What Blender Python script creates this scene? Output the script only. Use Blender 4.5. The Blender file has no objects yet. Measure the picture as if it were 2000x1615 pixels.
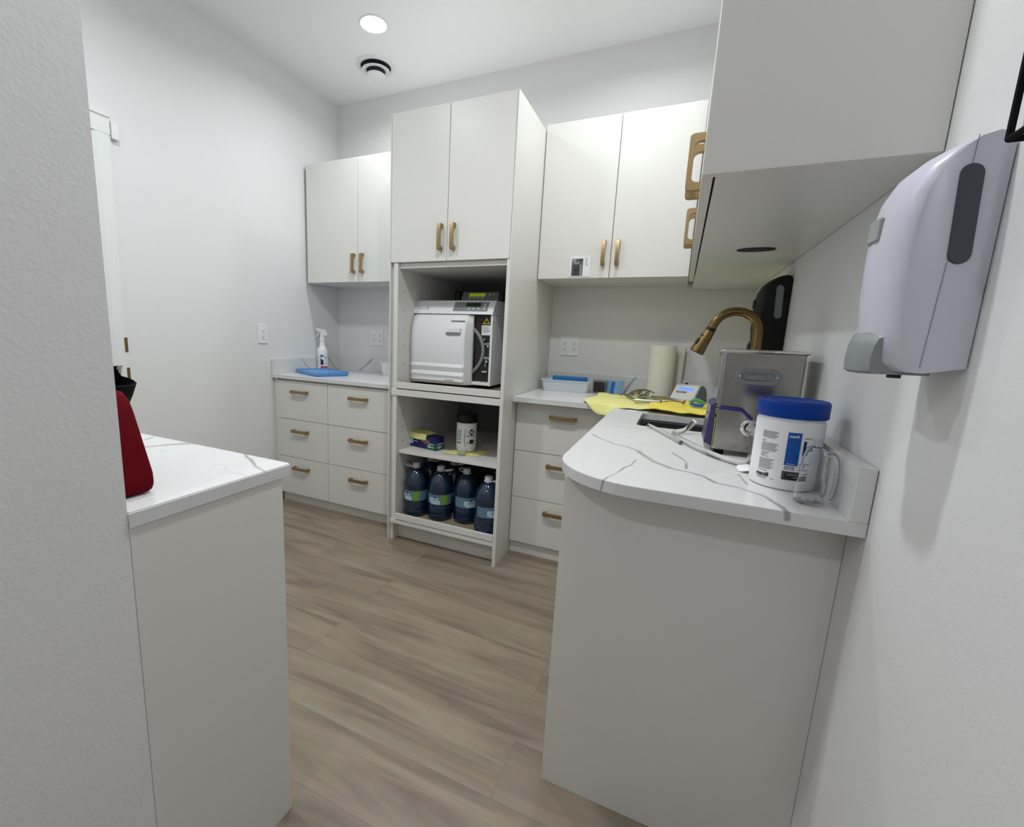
import bpy, bmesh, math, random
from mathutils import Vector, Matrix
random.seed(7)
SC = bpy.context.scene
COL = SC.collection
PI = math.pi

# ------------------------------------------------------------------ camera
cam_d = bpy.data.cameras.new('camera')
cam = bpy.data.objects.new('camera', cam_d)
COL.objects.link(cam)
def set_cam(loc, yaw, pitch, roll, f, ux, uy):
    y, p, r = (math.radians(a) for a in (yaw, pitch, roll))
    fw = Vector((-math.sin(y)*math.cos(p), math.cos(y)*math.cos(p), -math.sin(p)))
    rt0 = Vector((math.cos(y), math.sin(y), 0))
    up0 = rt0.cross(fw)
    rt = math.cos(r)*rt0 + math.sin(r)*up0
    up = -math.sin(r)*rt0 + math.cos(r)*up0
    cam.matrix_world = Matrix(((rt.x, up.x, -fw.x, loc[0]), (rt.y, up.y, -fw.y, loc[1]),
                               (rt.z, up.z, -fw.z, loc[2]), (0, 0, 0, 1)))
    cam_d.sensor_fit = 'HORIZONTAL'
    cam_d.sensor_width = 36
    cam_d.lens = 36*f/2000
    cam_d.shift_x = (1000-ux)/2000
    cam_d.shift_y = (uy-807.5)/2000
    cam_d.clip_start = .01
set_cam((2.5321, -2.9766, 1.2163), 24.7119, 9.8767, 2.2338, 887.967, 908.963, 812.12)
SC.camera = cam

# ------------------------------------------------------------------ colour management, world
SC.view_settings.view_transform = 'Standard'
SC.view_settings.look = 'None'
SC.view_settings.gamma = 1
SC.view_settings.exposure = 0.0
SC.view_settings.use_curve_mapping = False
w = bpy.data.worlds.new('world'); SC.world = w
w.use_nodes = True
w.node_tree.nodes['Background'].inputs[0].default_value = (.8, .85, .9, 1)
w.node_tree.nodes['Background'].inputs[1].default_value = 0.0

# ------------------------------------------------------------------ lamps of the room (recessed ceiling downlights)
H = 2.885
LAMPS = [((.82, -.66), 8.5), ((2.2, -.74), 7.2), ((.86, -2.05), 9.2), ((2.06, -1.95), 14.5), ((2.05, -4.05), 9.5)]
TINT = [(.94, .98, 1.0)]*3+[(.97, .98, 1.0), (.98, .97, 1.0)]
def lamp_light(x, y, power, tint):
    l = bpy.data.lights.new('downlight_lamp', 'AREA')
    l.shape = 'DISK'; l.size = .10; l.energy = power; l.color = tint; l.spread = math.radians(158)
    o = bpy.data.objects.new('downlight_lamp', l); COL.objects.link(o)
    o.location = (x, y, H-.012)
    return o

# ------------------------------------------------------------------ materials
def srgb(r, g, b):
    f = lambda c: (c/255/12.92) if c/255 <= .04045 else ((c/255+.055)/1.055)**2.4
    return (f(r), f(g), f(b), 1)
def mat(name, col, rough=.5, metal=0, coat=0, trans=0, ior=1.45, emit=None, estr=0, spec=.5, bump=0, bscale=200, aniso=0):
    m = bpy.data.materials.new(name); m.use_nodes = True
    nt = m.node_tree; b = nt.nodes['Principled BSDF']
    if len(col) == 3: col = (*col, 1)
    b.inputs['Base Color'].default_value = col
    b.inputs['Roughness'].default_value = rough
    b.inputs['Metallic'].default_value = metal
    b.inputs['Coat Weight'].default_value = coat
    b.inputs['Coat Roughness'].default_value = .08
    b.inputs['Transmission Weight'].default_value = trans
    b.inputs['IOR'].default_value = ior
    b.inputs['Specular IOR Level'].default_value = spec
    if emit:
        b.inputs['Emission Color'].default_value = (*emit[:3], 1); b.inputs['Emission Strength'].default_value = estr
    # fine procedural variation of roughness (all surfaces are procedural)
    tc = nt.nodes.new('ShaderNodeNewGeometry')
    nz = nt.nodes.new('ShaderNodeTexNoise'); nz.inputs['Scale'].default_value = bscale; nz.inputs['Detail'].default_value = 3
    nt.links.new(tc.outputs['Position'], nz.inputs['Vector'])
    if bump:
        bp = nt.nodes.new('ShaderNodeBump'); bp.inputs['Strength'].default_value = bump; bp.inputs['Distance'].default_value = .002
        nt.links.new(nz.outputs['Fac'], bp.inputs['Height']); nt.links.new(bp.outputs['Normal'], b.inputs['Normal'])
    else:
        mr = nt.nodes.new('ShaderNodeMapRange'); dv = .006 if (metal or rough < .35) else .03; mr.inputs['To Min'].default_value = max(0, rough-dv); mr.inputs['To Max'].default_value = min(1, rough+dv)
        nt.links.new(nz.outputs['Fac'], mr.inputs['Value']); nt.links.new(mr.outputs[0], b.inputs['Roughness'])
    return m
M = {}
M['wall'] = mat('wall_paint', (.765, .767, .767), .6, bump=.25, bscale=160, spec=.3)
M['ceiling'] = mat('ceiling_paint', (.87, .885, .895), .8, bump=.15, bscale=120, spec=.2)
M['cab'] = mat('cabinet_melamine', (.735, .727, .69), .32, spec=.45)
M['cabback_shaded'] = mat('cabinet_back_shaded', (.16, .16, .15), .6)  # back panel darkened: shade of the deep open compartments put into its colour
M['cabin'] = mat('cabinet_interior', (.66, .665, .655), .5)
M['dark'] = mat('dark_gap', (.012, .012, .012), .7)
M['gold'] = mat('brushed_gold', (.37, .265, .135), .38, metal=1)
M['faucetgold'] = mat('faucet_gold', (.23, .155, .065), .22, metal=1)
M['goldblack'] = mat('black_rubber', (.015, .012, .01), .5)
M['tan'] = mat('tan_board', (.26, .215, .135), .7, bump=.3, bscale=60)
M['plastic_white'] = mat('white_plastic', (.80, .81, .82), .35)
M['plastic_grey'] = mat('grey_plastic', (.20, .215, .225), .4)
M['outlet'] = mat('outlet_plastic', (.83, .84, .83), .35)
M['ivory'] = mat('device_plastic', (.62, .62, .57), .4)
M['auto'] = mat('autoclave_enamel', (.80, .82, .83), .33)
M['autogrey'] = mat('autoclave_grey', (.22, .245, .25), .4)
M['autodark'] = mat('autoclave_interior', (.018, .014, .012), .5)
M['screen_off'] = mat('screen_off', (.015, .03, .02), .15)
M['lcd_green'] = mat('green_screen', (.25, .40, .02), .3, emit=(.30, .45, .02), estr=.35)
M['lcd_blue'] = mat('blue_screen', (.1, .2, .9), .3, emit=(.10, .20, 1.0), estr=1.1)
M['yellow'] = mat('yellow_sticker', (.75, .62, .02), .5)
M['black'] = mat('black_plastic', (.006, .006, .006), .45, spec=.3)
M['blackmat'] = mat('black_matte', (.007, .007, .007), .85, spec=.15)
M['steel'] = mat('brushed_steel', (.34, .325, .305), .2, metal=1)
M['chrome'] = mat('chrome', (.75, .74, .72), .08, metal=1)
M['steelmat'] = mat('satin_steel', (.52, .52, .52), .4, metal=1)
M['sinkdark'] = mat('sink_steel', (.33, .33, .33), .45, metal=.6)
M['jug'] = mat('blue_jug_plastic', (.005, .020, .050), .07, coat=.6)
M['jugcap'] = mat('jug_cap', (.60, .60, .64), .4)
M['jughandle'] = mat('jug_handle', (.72, .72, .80), .4)
M['lab_blue'] = mat('label_blue', (.11, .20, .28), .35)
M['lab_pale'] = mat('label_pale', (.45, .58, .68), .4)
M['lab_green'] = mat('label_green', (.15, .34, .04), .4)
M['lab_navy'] = mat('label_navy', (.006, .007, .09), .4)
M['lab_royal'] = mat('label_royal', (.004, .085, .40), .4)
M['lab_red'] = mat('label_red', (.30, .03, .035), .4)
M['lab_pink'] = mat('label_pink', (.55, .18, .18), .4)
M['ink'] = mat('ink', (.02, .02, .025), .5)
M['inkgrey'] = mat('ink_grey', (.22, .23, .26), .5)
M['paper'] = mat('white_paper', (.82, .83, .84), .7)
M['lid_blue'] = mat('royal_blue_plastic', (.0, .042, .30), .42, spec=.25)
M['tubwhite'] = mat('tub_white', (.83, .84, .85), .3)
M['traybl'] = mat('sky_blue_plastic', (.10, .31, .66), .35)
M['traywh'] = mat('tray_white', (.66, .72, .78), .4)
M['blueitem'] = mat('blue_wrap', (.015, .20, .50), .4)
M['paleblue'] = mat('pale_blue_card', (.22, .42, .62), .5)
M['towelroll'] = mat('paper_towel', (.77, .75, .65), .85, bump=.4, bscale=90, spec=.2)
M['cloth_pale'] = mat('yellow_towel_pale', (.78, .76, .30), .85, bump=.5, bscale=130, spec=.1)
M['cloth_deep'] = mat('yellow_towel_deep', (.84, .70, .13), .85, bump=.5, bscale=130, spec=.1)
M['green'] = mat('green_plastic', (.12, .36, .16), .4)
M['blueplastic'] = mat('blue_plastic', (.02, .12, .50), .35)
M['purple'] = mat('purple_panel', (.038, .032, .12), .35)
M['yellowgreen'] = mat('yellow_strip', (.60, .62, .08), .4)
M['leverblue'] = mat('blue_lever', (.02, .018, .16), .3)
M['clear'] = mat('clear_plastic', (.93, .95, .97), .05, trans=1, ior=1.35)
M['clearhose'] = mat('clear_hose', (.95, .955, .94), .08, trans=.95, ior=1.16)
M['frost'] = mat('frosted_plastic', (.62, .62, .58), .4, trans=.35)
M['dispwhite'] = mat('dispenser_lavender_white', (.60, .61, .70), .34)
M['dispgrey'] = mat('dispenser_grey', (.24, .265, .275), .4)
M['dispwin'] = mat('dispenser_window', (.055, .065, .080), .22)
M['sensor'] = mat('logo_window', (.33, .36, .37), .25)
M['red'] = mat('red_fabric', (.115, .002, .006), .8, spec=.1, bump=.3, bscale=300)
M['knit'] = mat('grey_knit', (.16, .165, .18), .9, bump=.8, bscale=220)
M['brass'] = mat('aged_brass', (.30, .22, .09), .35, metal=1)
M['photo'] = mat('photo_print', (.10, .105, .11), .35)
M['photolight'] = mat('photo_print_light', (.30, .31, .32), .35)
M['photodark'] = mat('photo_print_dark', (.04, .04, .042), .35)
M['foilgreen'] = mat('box_green', (.015, .10, .045), .4)
M['brown'] = mat('box_brown', (.22, .10, .06), .5)
M['lens'] = mat('lamp_lens', (.9, .9, .9), .4, emit=(.95, .985, 1.0), estr=14)
M['ventshadow'] = mat('vent_throat', (.03, .035, .045), .7)
M['doorpaint'] = mat('door_paint', (.78, .80, .79), .35)

def N(nt, t, **kw):
    n = nt.nodes.new(t)
    for k, v in kw.items(): setattr(n, k, v)
    return n
def make_quartz():
    m = bpy.data.materials.new('veined_quartz'); m.use_nodes = True
    nt = m.node_tree; b = nt.nodes['Principled BSDF']; L = nt.links.new
    b.inputs['Roughness'].default_value = .22
    pos = N(nt, 'ShaderNodeNewGeometry').outputs['Position']
    nz = N(nt, 'ShaderNodeTexNoise'); nz.inputs['Scale'].default_value = 9; nz.inputs['Detail'].default_value = 4
    L(pos, nz.inputs['Vector'])
    sub = N(nt, 'ShaderNodeVectorMath', operation='SUBTRACT'); L(nz.outputs['Color'], sub.inputs[0]); sub.inputs[1].default_value = (.5, .5, .5)
    sc = N(nt, 'ShaderNodeVectorMath', operation='SCALE'); L(sub.outputs[0], sc.inputs[0]); sc.inputs['Scale'].default_value = .022
    add = N(nt, 'ShaderNodeVectorMath', operation='ADD'); L(pos, add.inputs[0]); L(sc.outputs[0], add.inputs[1])
    sp = N(nt, 'ShaderNodeSeparateXYZ'); L(add.outputs[0], sp.inputs[0])
    zz = N(nt, 'ShaderNodeMath', operation='SUBTRACT'); L(sp.outputs[2], zz.inputs[0]); zz.inputs[1].default_value = .914
    yz = N(nt, 'ShaderNodeMath', operation='ADD'); L(sp.outputs[1], yz.inputs[0]); L(zz.outputs[0], yz.inputs[1])   # veins run on over the edges
    cb = N(nt, 'ShaderNodeCombineXYZ'); L(sp.outputs[0], cb.inputs[0]); L(yz.outputs[0], cb.inputs[1])
    p = cb.outputs[0]
    segs = []
    def line(pts, wd):
        for a, c in zip(pts, pts[1:]): segs.append((a, c, wd))
    for pts, wd in VEINS: line(pts, wd)
    cur = None
    for a, c, wd in segs:
        ba = (c[0]-a[0], c[1]-a[1], 0); bb = ba[0]**2+ba[1]**2
        s1 = N(nt, 'ShaderNodeVectorMath', operation='SUBTRACT'); L(p, s1.inputs[0]); s1.inputs[1].default_value = (a[0], a[1], 0)
        d = N(nt, 'ShaderNodeVectorMath', operation='DOT_PRODUCT'); L(s1.outputs[0], d.inputs[0]); d.inputs[1].default_value = (ba[0]/bb, ba[1]/bb, 0)
        cl = N(nt, 'ShaderNodeClamp'); L(d.outputs['Value'], cl.inputs[0])
        s2 = N(nt, 'ShaderNodeVectorMath', operation='SCALE'); s2.inputs[0].default_value = ba; L(cl.outputs[0], s2.inputs['Scale'])
        ds = N(nt, 'ShaderNodeVectorMath', operation='DISTANCE'); L(s1.outputs[0], ds.inputs[0]); L(s2.outputs[0], ds.inputs[1])
        dv = N(nt, 'ShaderNodeMath', operation='DIVIDE'); L(ds.outputs['Value'], dv.inputs[0]); dv.inputs[1].default_value = wd
        if cur is None: cur = dv.outputs[0]
        else:
            mn = N(nt, 'ShaderNodeMath', operation='MINIMUM'); L(cur, mn.inputs[0]); L(dv.outputs[0], mn.inputs[1]); cur = mn.outputs[0]
    mr = N(nt, 'ShaderNodeMapRange', interpolation_type='SMOOTHSTEP'); L(cur, mr.inputs[0])
    mr.inputs[1].default_value = .35; mr.inputs[2].default_value = 1.1; mr.inputs[3].default_value = 1; mr.inputs[4].default_value = 0
    n3 = N(nt, 'ShaderNodeTexNoise'); n3.inputs['Scale'].default_value = 14; n3.inputs['Detail'].default_value = 5; L(pos, n3.inputs['Vector'])
    brk = N(nt, 'ShaderNodeMapRange'); L(n3.outputs['Fac'], brk.inputs[0]); brk.inputs[1].default_value = .3; brk.inputs[2].default_value = .6; brk.inputs[3].default_value = .45; brk.inputs[4].default_value = 1
    v1 = N(nt, 'ShaderNodeMath', operation='MULTIPLY'); L(mr.outputs[0], v1.inputs[0]); L(brk.outputs[0], v1.inputs[1])
    # sparse natural veins of the slab
    n2 = N(nt, 'ShaderNodeTexNoise'); n2.inputs['Scale'].default_value = 2.1; n2.inputs['Detail'].default_value = 5; n2.inputs['Distortion'].default_value = .8; L(pos, n2.inputs['Vector'])
    s = N(nt, 'ShaderNodeMath', operation='SUBTRACT'); L(n2.outputs['Fac'], s.inputs[0]); s.inputs[1].default_value = .44
    ab = N(nt, 'ShaderNodeMath', operation='ABSOLUTE'); L(s.outputs[0], ab.inputs[0])
    mr2 = N(nt, 'ShaderNodeMapRange', interpolation_type='SMOOTHSTEP'); L(ab.outputs[0], mr2.inputs[0]); mr2.inputs[1].default_value = 0; mr2.inputs[2].default_value = .006; mr2.inputs[3].default_value = .16; mr2.inputs[4].default_value = 0
    mx = N(nt, 'ShaderNodeMath', operation='MAXIMUM'); L(v1.outputs[0], mx.inputs[0]); L(mr2.outputs[0], mx.inputs[1])
    mix = N(nt, 'ShaderNodeMix', data_type='RGBA'); L(mx.outputs[0], mix.inputs[0])
    mix.inputs[6].default_value = (.70, .705, .70, 1); mix.inputs[7].default_value = (.34, .335, .325, 1)
    L(mix.outputs[2], b.inputs['Base Color'])
    return m
VEINS = [
    ([(2.30, -1.46), (2.347, -1.525), (2.381, -1.568), (2.422, -1.587), (2.455, -1.615)], .0065),
    ([(2.455, -1.615), (2.474, -1.664), (2.501, -1.726), (2.539, -1.762)], .0095),
    ([(2.539, -1.762), (2.583, -1.775), (2.615, -1.80), (2.640, -1.845), (2.677, -1.860), (2.717, -1.892), (2.746, -1.949), (2.752, -1.985)], .0070),
    ([(2.405, -1.985), (2.411, -1.945), (2.431, -1.857), (2.453, -1.779), (2.455, -1.726)], .0036),
    ([(2.304, -1.236), (2.362, -1.254), (2.402, -1.27)], .003),
    ([(2.546, -1.583), (2.577, -1.677), (2.577, -1.745)], .0045),
    ([(2.689, -1.729), (2.699, -1.822)], .0035),
    ([(1.30, -2.36), (1.342, -2.32), (1.369, -2.264), (1.416, -2.211)], .013),
    ([(1.566, -2.214), (1.634, -2.245), (1.703, -2.282), (1.745, -2.300)], .0048),
    ([(1.255, -2.233), (1.267, -2.263)], .005),
]
VEINS += [([(.37, .098), (.315, .045), (.26, .008), (.225, -.012)], .009), ([(2.31, .085), (2.275, .026), (2.24, -.03)], .009), ([(0, -.335), (.04, -.345)], .006), ([(.0, -.05), (.03, -.06)], .010)]
M['quartz'] = make_quartz()
def make_floor():
    m = bpy.data.materials.new('oak_plank_floor'); m.use_nodes = True
    nt = m.node_tree; b = nt.nodes['Principled BSDF']; L = nt.links.new
    pos = N(nt, 'ShaderNodeNewGeometry').outputs['Position']
    br = N(nt, 'ShaderNodeTexBrick'); br.offset = .37; br.inputs['Scale'].default_value = 1
    br.inputs['Brick Width'].default_value = 1.35; br.inputs['Row Height'].default_value = .20
    br.inputs['Mortar Size'].default_value = .0009; br.inputs['Mortar Smooth'].default_value = .3
    br.inputs['Color1'].default_value = (0, 0, 0, 1); br.inputs['Color2'].default_value = (1, 1, 1, 1); br.inputs['Mortar'].default_value = (.5, .5, .5, 1)
    L(pos, br.inputs['Vector'])
    # per-plank shift of the grain
    off = N(nt, 'ShaderNodeVectorMath', operation='SCALE'); L(br.outputs['Color'], off.inputs[0]); off.inputs['Scale'].default_value = 17.0
    ad = N(nt, 'ShaderNodeVectorMath', operation='ADD'); L(pos, ad.inputs[0]); L(off.outputs[0], ad.inputs[1])
    st = N(nt, 'ShaderNodeVectorMath', operation='MULTIPLY'); L(ad.outputs[0], st.inputs[0]); st.inputs[1].default_value = (1.1, 9, 1)
    g1 = N(nt, 'ShaderNodeTexNoise'); g1.inputs['Scale'].default_value = 1.5; g1.inputs['Detail'].default_value = 6; g1.inputs['Distortion'].default_value = .7; g1.inputs['Roughness'].default_value = .55; L(st.outputs[0], g1.inputs['Vector'])
    st2 = N(nt, 'ShaderNodeVectorMath', operation='MULTIPLY'); L(ad.outputs[0], st2.inputs[0]); st2.inputs[1].default_value = (2.5, 70, 1)
    g2 = N(nt, 'ShaderNodeTexNoise'); g2.inputs['Scale'].default_value = 2; g2.inputs['Detail'].default_value = 4; L(st2.outputs[0], g2.inputs['Vector'])
    cr = N(nt, 'ShaderNodeValToRGB'); L(g1.outputs['Fac'], cr.inputs[0])
    e = cr.color_ramp.elements
    e[0].position = .30; e[0].color = (.185, .142, .108, 1)
    e[1].position = .72; e[1].color = (.355, .300, .222, 1)
    k = cr.color_ramp.elements.new(.5); k.color = (.285, .234, .172, 1)
    mx = N(nt, 'ShaderNodeMix', data_type='RGBA', blend_type='MULTIPLY'); mx.inputs[0].default_value = .30; L(cr.outputs[0], mx.inputs[6]); L(g2.outputs['Color'], mx.inputs[7])
    # plank tone
    tone = N(nt, 'ShaderNodeMapRange'); L(br.outputs['Color'], tone.inputs[0]); tone.inputs[3].default_value = .90; tone.inputs[4].default_value = 1.10
    m2 = N(nt, 'ShaderNodeVectorMath', operation='SCALE'); L(mx.outputs[2], m2.inputs[0]); L(tone.outputs[0], m2.inputs['Scale'])
    m3 = N(nt, 'ShaderNodeMix', data_type='RGBA'); L(br.outputs['Fac'], m3.inputs[0]); L(m2.outputs[0], m3.inputs[6]); m3.inputs[7].default_value = (.17, .135, .10, 1)
    L(m3.outputs[2], b.inputs['Base Color'])
    b.inputs['Roughness'].default_value = .42; b.inputs['Specular IOR Level'].default_value = .35
    return m
M['floor'] = make_floor()

# ------------------------------------------------------------------ mesh helpers
def BM(): return bmesh.new()
def box(bm, x0, y0, z0, x1, y1, z1, bev=0, seg=2):
    vs = [bm.verts.new((x, y, z)) for x in (min(x0, x1), max(x0, x1)) for y in (min(y0, y1), max(y0, y1)) for z in (min(z0, z1), max(z0, z1))]
    fs = [bm.faces.new([vs[i] for i in f]) for f in ((0, 1, 3, 2), (4, 6, 7, 5), (0, 4, 5, 1), (2, 3, 7, 6), (0, 2, 6, 4), (1, 5, 7, 3))]
    if bev:
        es = set(e for f in fs for e in f.edges)
        bmesh.ops.bevel(bm, geom=list(es), offset=bev, segments=seg, affect='EDGES', profile=.5)
    return bm
def rings(bm, rs, cap0=True, cap1=True, closed=True):
    """skin a list of vertex rings"""
    R = [[bm.verts.new(p) for p in r] for r in rs]
    n = len(R[0])
    for a, c in zip(R, R[1:]):
        for i in range(n if closed else n-1):
            j = (i+1) % n
            bm.faces.new((a[i], a[j], c[j], c[i]))
    if cap0: bm.faces.new(R[0][::-1])
    if cap1: bm.faces.new(R[-1])
    return R
def lathe(bm, prof, c, n=32, cap0=True, cap1=True):
    rs = [[(c[0]+r*math.cos(2*PI*i/n), c[1]+r*math.sin(2*PI*i/n), c[2]+z) for i in range(n)] for r, z in prof]
    rings(bm, rs, cap0, cap1)
    return bm
def cyl(bm, a, b, r, n=16, r2=None):
    a = Vector(a); b = Vector(b); d = (b-a).normalized()
    u = d.orthogonal().normalized(); v = d.cross(u)
    r2 = r if r2 is None else r2
    rings(bm, [[a+r*(math.cos(2*PI*i/n)*u+math.sin(2*PI*i/n)*v) for i in range(n)],
               [b+r2*(math.cos(2*PI*i/n)*u+math.sin(2*PI*i/n)*v) for i in range(n)]])
    return bm
def smooth_path(pts, sub=6):
    P = [Vector(p) for p in pts]; out = []
    for i in range(len(P)-1):
        p0 = P[max(i-1, 0)]; p1 = P[i]; p2 = P[i+1]; p3 = P[min(i+2, len(P)-1)]
        for s in range(sub):
            t = s/sub
            out.append(.5*((2*p1)+(-p0+p2)*t+(2*p0-5*p1+4*p2-p3)*t*t+(-p0+3*p1-3*p2+p3)*t**3))
    out.append(P[-1]); return out
def tube(bm, pts, r, n=10, closed=False, caps=True):
    P = [Vector(p) for p in pts]; rr = r if isinstance(r, (list, tuple)) else [r]*len(P)
    rs = []; up = None
    for i, p in enumerate(P):
        if closed: d = P[(i+1) % len(P)]-P[i-1]
        else: d = P[min(i+1, len(P)-1)]-P[max(i-1, 0)]
        d.normalize()
        if up is None: up = d.orthogonal().normalized()
        up = (up-d*up.dot(d))
        up = up.normalized() if up.length > 1e-6 else d.orthogonal().normalized()
        v = d.cross(up)
        rs.append([p+rr[i]*(math.cos(2*PI*k/n)*up+math.sin(2*PI*k/n)*v) for k in range(n)])
    if closed: rs.append(rs[0]); rings(bm, rs, False, False); bmesh.ops.remove_doubles(bm, verts=bm.verts, dist=1e-6)
    else: rings(bm, rs, caps, caps)
    return bm
def prism(bm, poly, f0, f1):
    """poly: 2-D points, f0/f1 map a 2-D point to 3-D at both ends"""
    rings(bm, [[f0(p) for p in poly], [f1(p) for p in poly]])
    return bm
def slab(bm, outline, z0, z1, holes=()):
    es = []
    for loop in (outline, *holes):
        vs = [bm.verts.new((x, y, z1)) for x, y in loop]
        es += [bm.edges.new((vs[i], vs[(i+1) % len(vs)])) for i in range(len(vs))]
    r = bmesh.ops.triangle_fill(bm, use_beauty=True, use_dissolve=False, edges=es, normal=(0, 0, 1))
    fs = [g for g in r['geom'] if isinstance(g, bmesh.types.BMFace)]
    ex = bmesh.ops.extrude_face_region(bm, geom=fs)
    bmesh.ops.translate(bm, vec=(0, 0, z0-z1), verts=[g for g in ex['geom'] if isinstance(g, bmesh.types.BMVert)])
    return bm
def rrect(x0, y0, x1, y1, r, n=5):
    out = []
    for cx, cy, a in ((x1-r, y1-r, 0), (x0+r, y1-r, 90), (x0+r, y0+r, 180), (x1-r, y0+r, 270)):
        for i in range(n+1):
            t = math.radians(a+90*i/n); out.append((cx+r*math.cos(t), cy+r*math.sin(t)))
    return out
def arc(bm, c, r, a0, a1, z0, z1, n=14):
    """a thin label wrapped on a cylinder (angles in degrees)"""
    prev = None
    for i in range(n+1):
        a = math.radians(a0+(a1-a0)*i/n)
        p = (c[0]+r*math.cos(a), c[1]+r*math.sin(a))
        cur = (bm.verts.new((*p, z0)), bm.verts.new((*p, z1)))
        if prev: bm.faces.new((prev[0], cur[0], cur[1], prev[1]))
        prev = cur
    return bm
def text_shapes(s, size, fn, bm, bold=0.0, align='LEFT', shear=0):
    cu = bpy.data.curves.new('lettering', 'FONT'); cu.body = s; cu.size = size; cu.offset = bold; cu.align_x = align; cu.shear = shear
    cu.resolution_u = 3
    o = bpy.data.objects.new('lettering', cu); COL.objects.link(o)
    me = o.to_mesh()
    vs = [bm.verts.new(fn(v.co.x, v.co.y)) for v in me.vertices]
    for p in me.polygons:
        try: bm.faces.new([vs[i] for i in p.vertices])
        except ValueError: pass
    o.to_mesh_clear(); bpy.data.objects.remove(o); bpy.data.curves.remove(cu)
    return bm
def xform(bm, mtx): bmesh.ops.transform(bm, matrix=mtx, verts=bm.verts); return bm

def obj(name, bm, m, parent=None, smooth=False, label=None, kind=None, local=False, ang=40):
    """link a bmesh as ONE mesh object; world coordinates unless local"""
    me = bpy.data.meshes.new(name)
    bmesh.ops.recalc_face_normals(bm, faces=bm.faces)
    o = bpy.data.objects.new(name, me); COL.objects.link(o)
    if parent is not None:
        o.parent = parent
        if not local:
            q = Vector((0, 0, 0)); t = parent
            while t is not None: q += t.location; t = t.parent
            bmesh.ops.translate(bm, vec=-q, verts=bm.verts)
    bm.to_mesh(me); bm.free()
    me.materials.append(M[m])
    if smooth:
        for p in me.polygons: p.use_smooth = True
        me.set_sharp_from_angle(angle=math.radians(ang))
    if label: o['label'] = label
    if kind: o['kind'] = kind
    return o
def thing(name, label, cat, loc, group=None, rotz=0):
    o = bpy.data.objects.new(name, None); COL.objects.link(o)
    o.location = loc; o.rotation_euler = (0, 0, rotz); o.empty_display_size = .05
    o['label'] = label; o['category'] = cat
    if group: o['group'] = group
    return o
def tag(o, label, cat, group=None, kind=None):
    o['label'] = label; o['category'] = cat
    if group: o['group'] = group
    if kind: o['kind'] = kind
    return o
def rebase(o, loc):
    """move a single-mesh thing's origin to its base"""
    o.data.transform(Matrix.Translation(-Vector(loc))); o.location = loc
    return o
def dup(root, loc, label, rotz=None):
    def cp(o, par):
        c = o.copy(); COL.objects.link(c)
        if par is not None: c.parent = par
        for ch in [x for x in bpy.data.objects if x.parent == o]: cp(ch, c)
        return c
    r = cp(root, None); r.location = loc; r['label'] = label
    if rotz is not None: r.rotation_euler = (0, 0, rotz)
    return r
def struct(name, bm, m, parent=None, smooth=False):
    o = obj(name, bm, m, parent, smooth)
    o['kind'] = 'structure'
    return o

# ------------------------------------------------------------------ the setting
W = 2.870
YB = -5.3            # end of the passage behind the camera
struct('floor', box(BM(), -1.0, YB-.1, -.08, W+.1, .1, 0), 'floor')
def ceil_bm():
    b = BM(); box(b, -1.0, YB-.1, H, W+.1, .1, H+.1); return b
struct('ceiling', ceil_bm(), 'ceiling')
struct('wall_back', box(BM(), -.12, 0, 0, W+.1, .1, H), 'wall')
struct('wall_right', box(BM(), W, YB-.1, 0, W+.1, 0, H), 'wall')
# left wall with the door opening
DY0, DY1, DZ = -2.42, -1.668, 2.085
b = BM()
box(b, -.12, DY1, 0, 0, 0, H); box(b, -.12, DY0, DZ, 0, DY1, H); box(b, -.12, -2.57, 0, 0, DY0, H)
struct('wall_left', b, 'wall')
struct('wall_front', box(BM(), -.12, YB, 0, 1.749, -2.5712, H), 'wall')
struct('wall_rear', box(BM(), 1.749, YB-.1, 0, W, YB, H), 'wall')
# door in the left wall: leaf, jamb, casing, strike plates
d1 = struct('door_1', box(BM(), -.115, DY0+.02, .01, -.075, DY1-.02, DZ-.02, .002), 'doorpaint')
b = BM()
box(b, -.118, DY1-.019, .0, -.001, DY1-.001, DZ-.019); box(b, -.118, DY0+.001, 0, -.001, DY0+.019, DZ-.019)
box(b, -.118, DY0+.001, DZ-.019, -.001, DY1-.001, DZ-.001)
box(b, -.074, DY1-.032, 0, -.04, DY1-.019, DZ-.032)
struct('door_jamb', b, 'doorpaint', d1)
b = BM()
for y0, y1 in ((DY1-.008, DY1+.072), (DY0-.072, DY0+.008)):
    pr = [(y0, .0), (y0, .010), (y0+.008, .012), (y0+.02, .018), (y1-.012, .018), (y1, .014), (y1, 0)] if y0 > -2 else [(y0, 0), (y0, .014), (y0+.012, .018), (y1-.02, .018), (y1-.008, .012), (y1, .01), (y1, 0)]
    prism(b, pr, lambda p: (p[1]+.0005, p[0], 0), lambda p: (p[1]+.0005, p[0], DZ-.0085))
box(b, .0005, DY0-.072, DZ-.008, .0185, DY1+.072, DZ+.074, .003)
box(b, .0005, DY0-.076, DZ+.066, .024, DY1+.075, DZ+.08, .003)
struct('door_casing', b, 'doorpaint', d1)
for z in (1.075, .925):
    b = BM(); box(b, .0190, DY1+.052, z, .0206, DY1+.0665, z+.072, .0005); box(b, .0207, DY1+.056, z+.022, .0209, DY1+.0625, z+.05)
    struct('strike_plate', b, 'brass', d1)
b = BM(); cyl(b, (-.074, DY1-.09, .96), (-.06, DY1-.09, .96), .028, 20); cyl(b, (-.06, DY1-.09, .96), (-.02, DY1-.09, .96), .009); box(b, -.03, DY1-.20, .951, -.014, DY1-.08, .969, .005)
struct('door_handle', b, 'chrome', d1, True)

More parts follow.
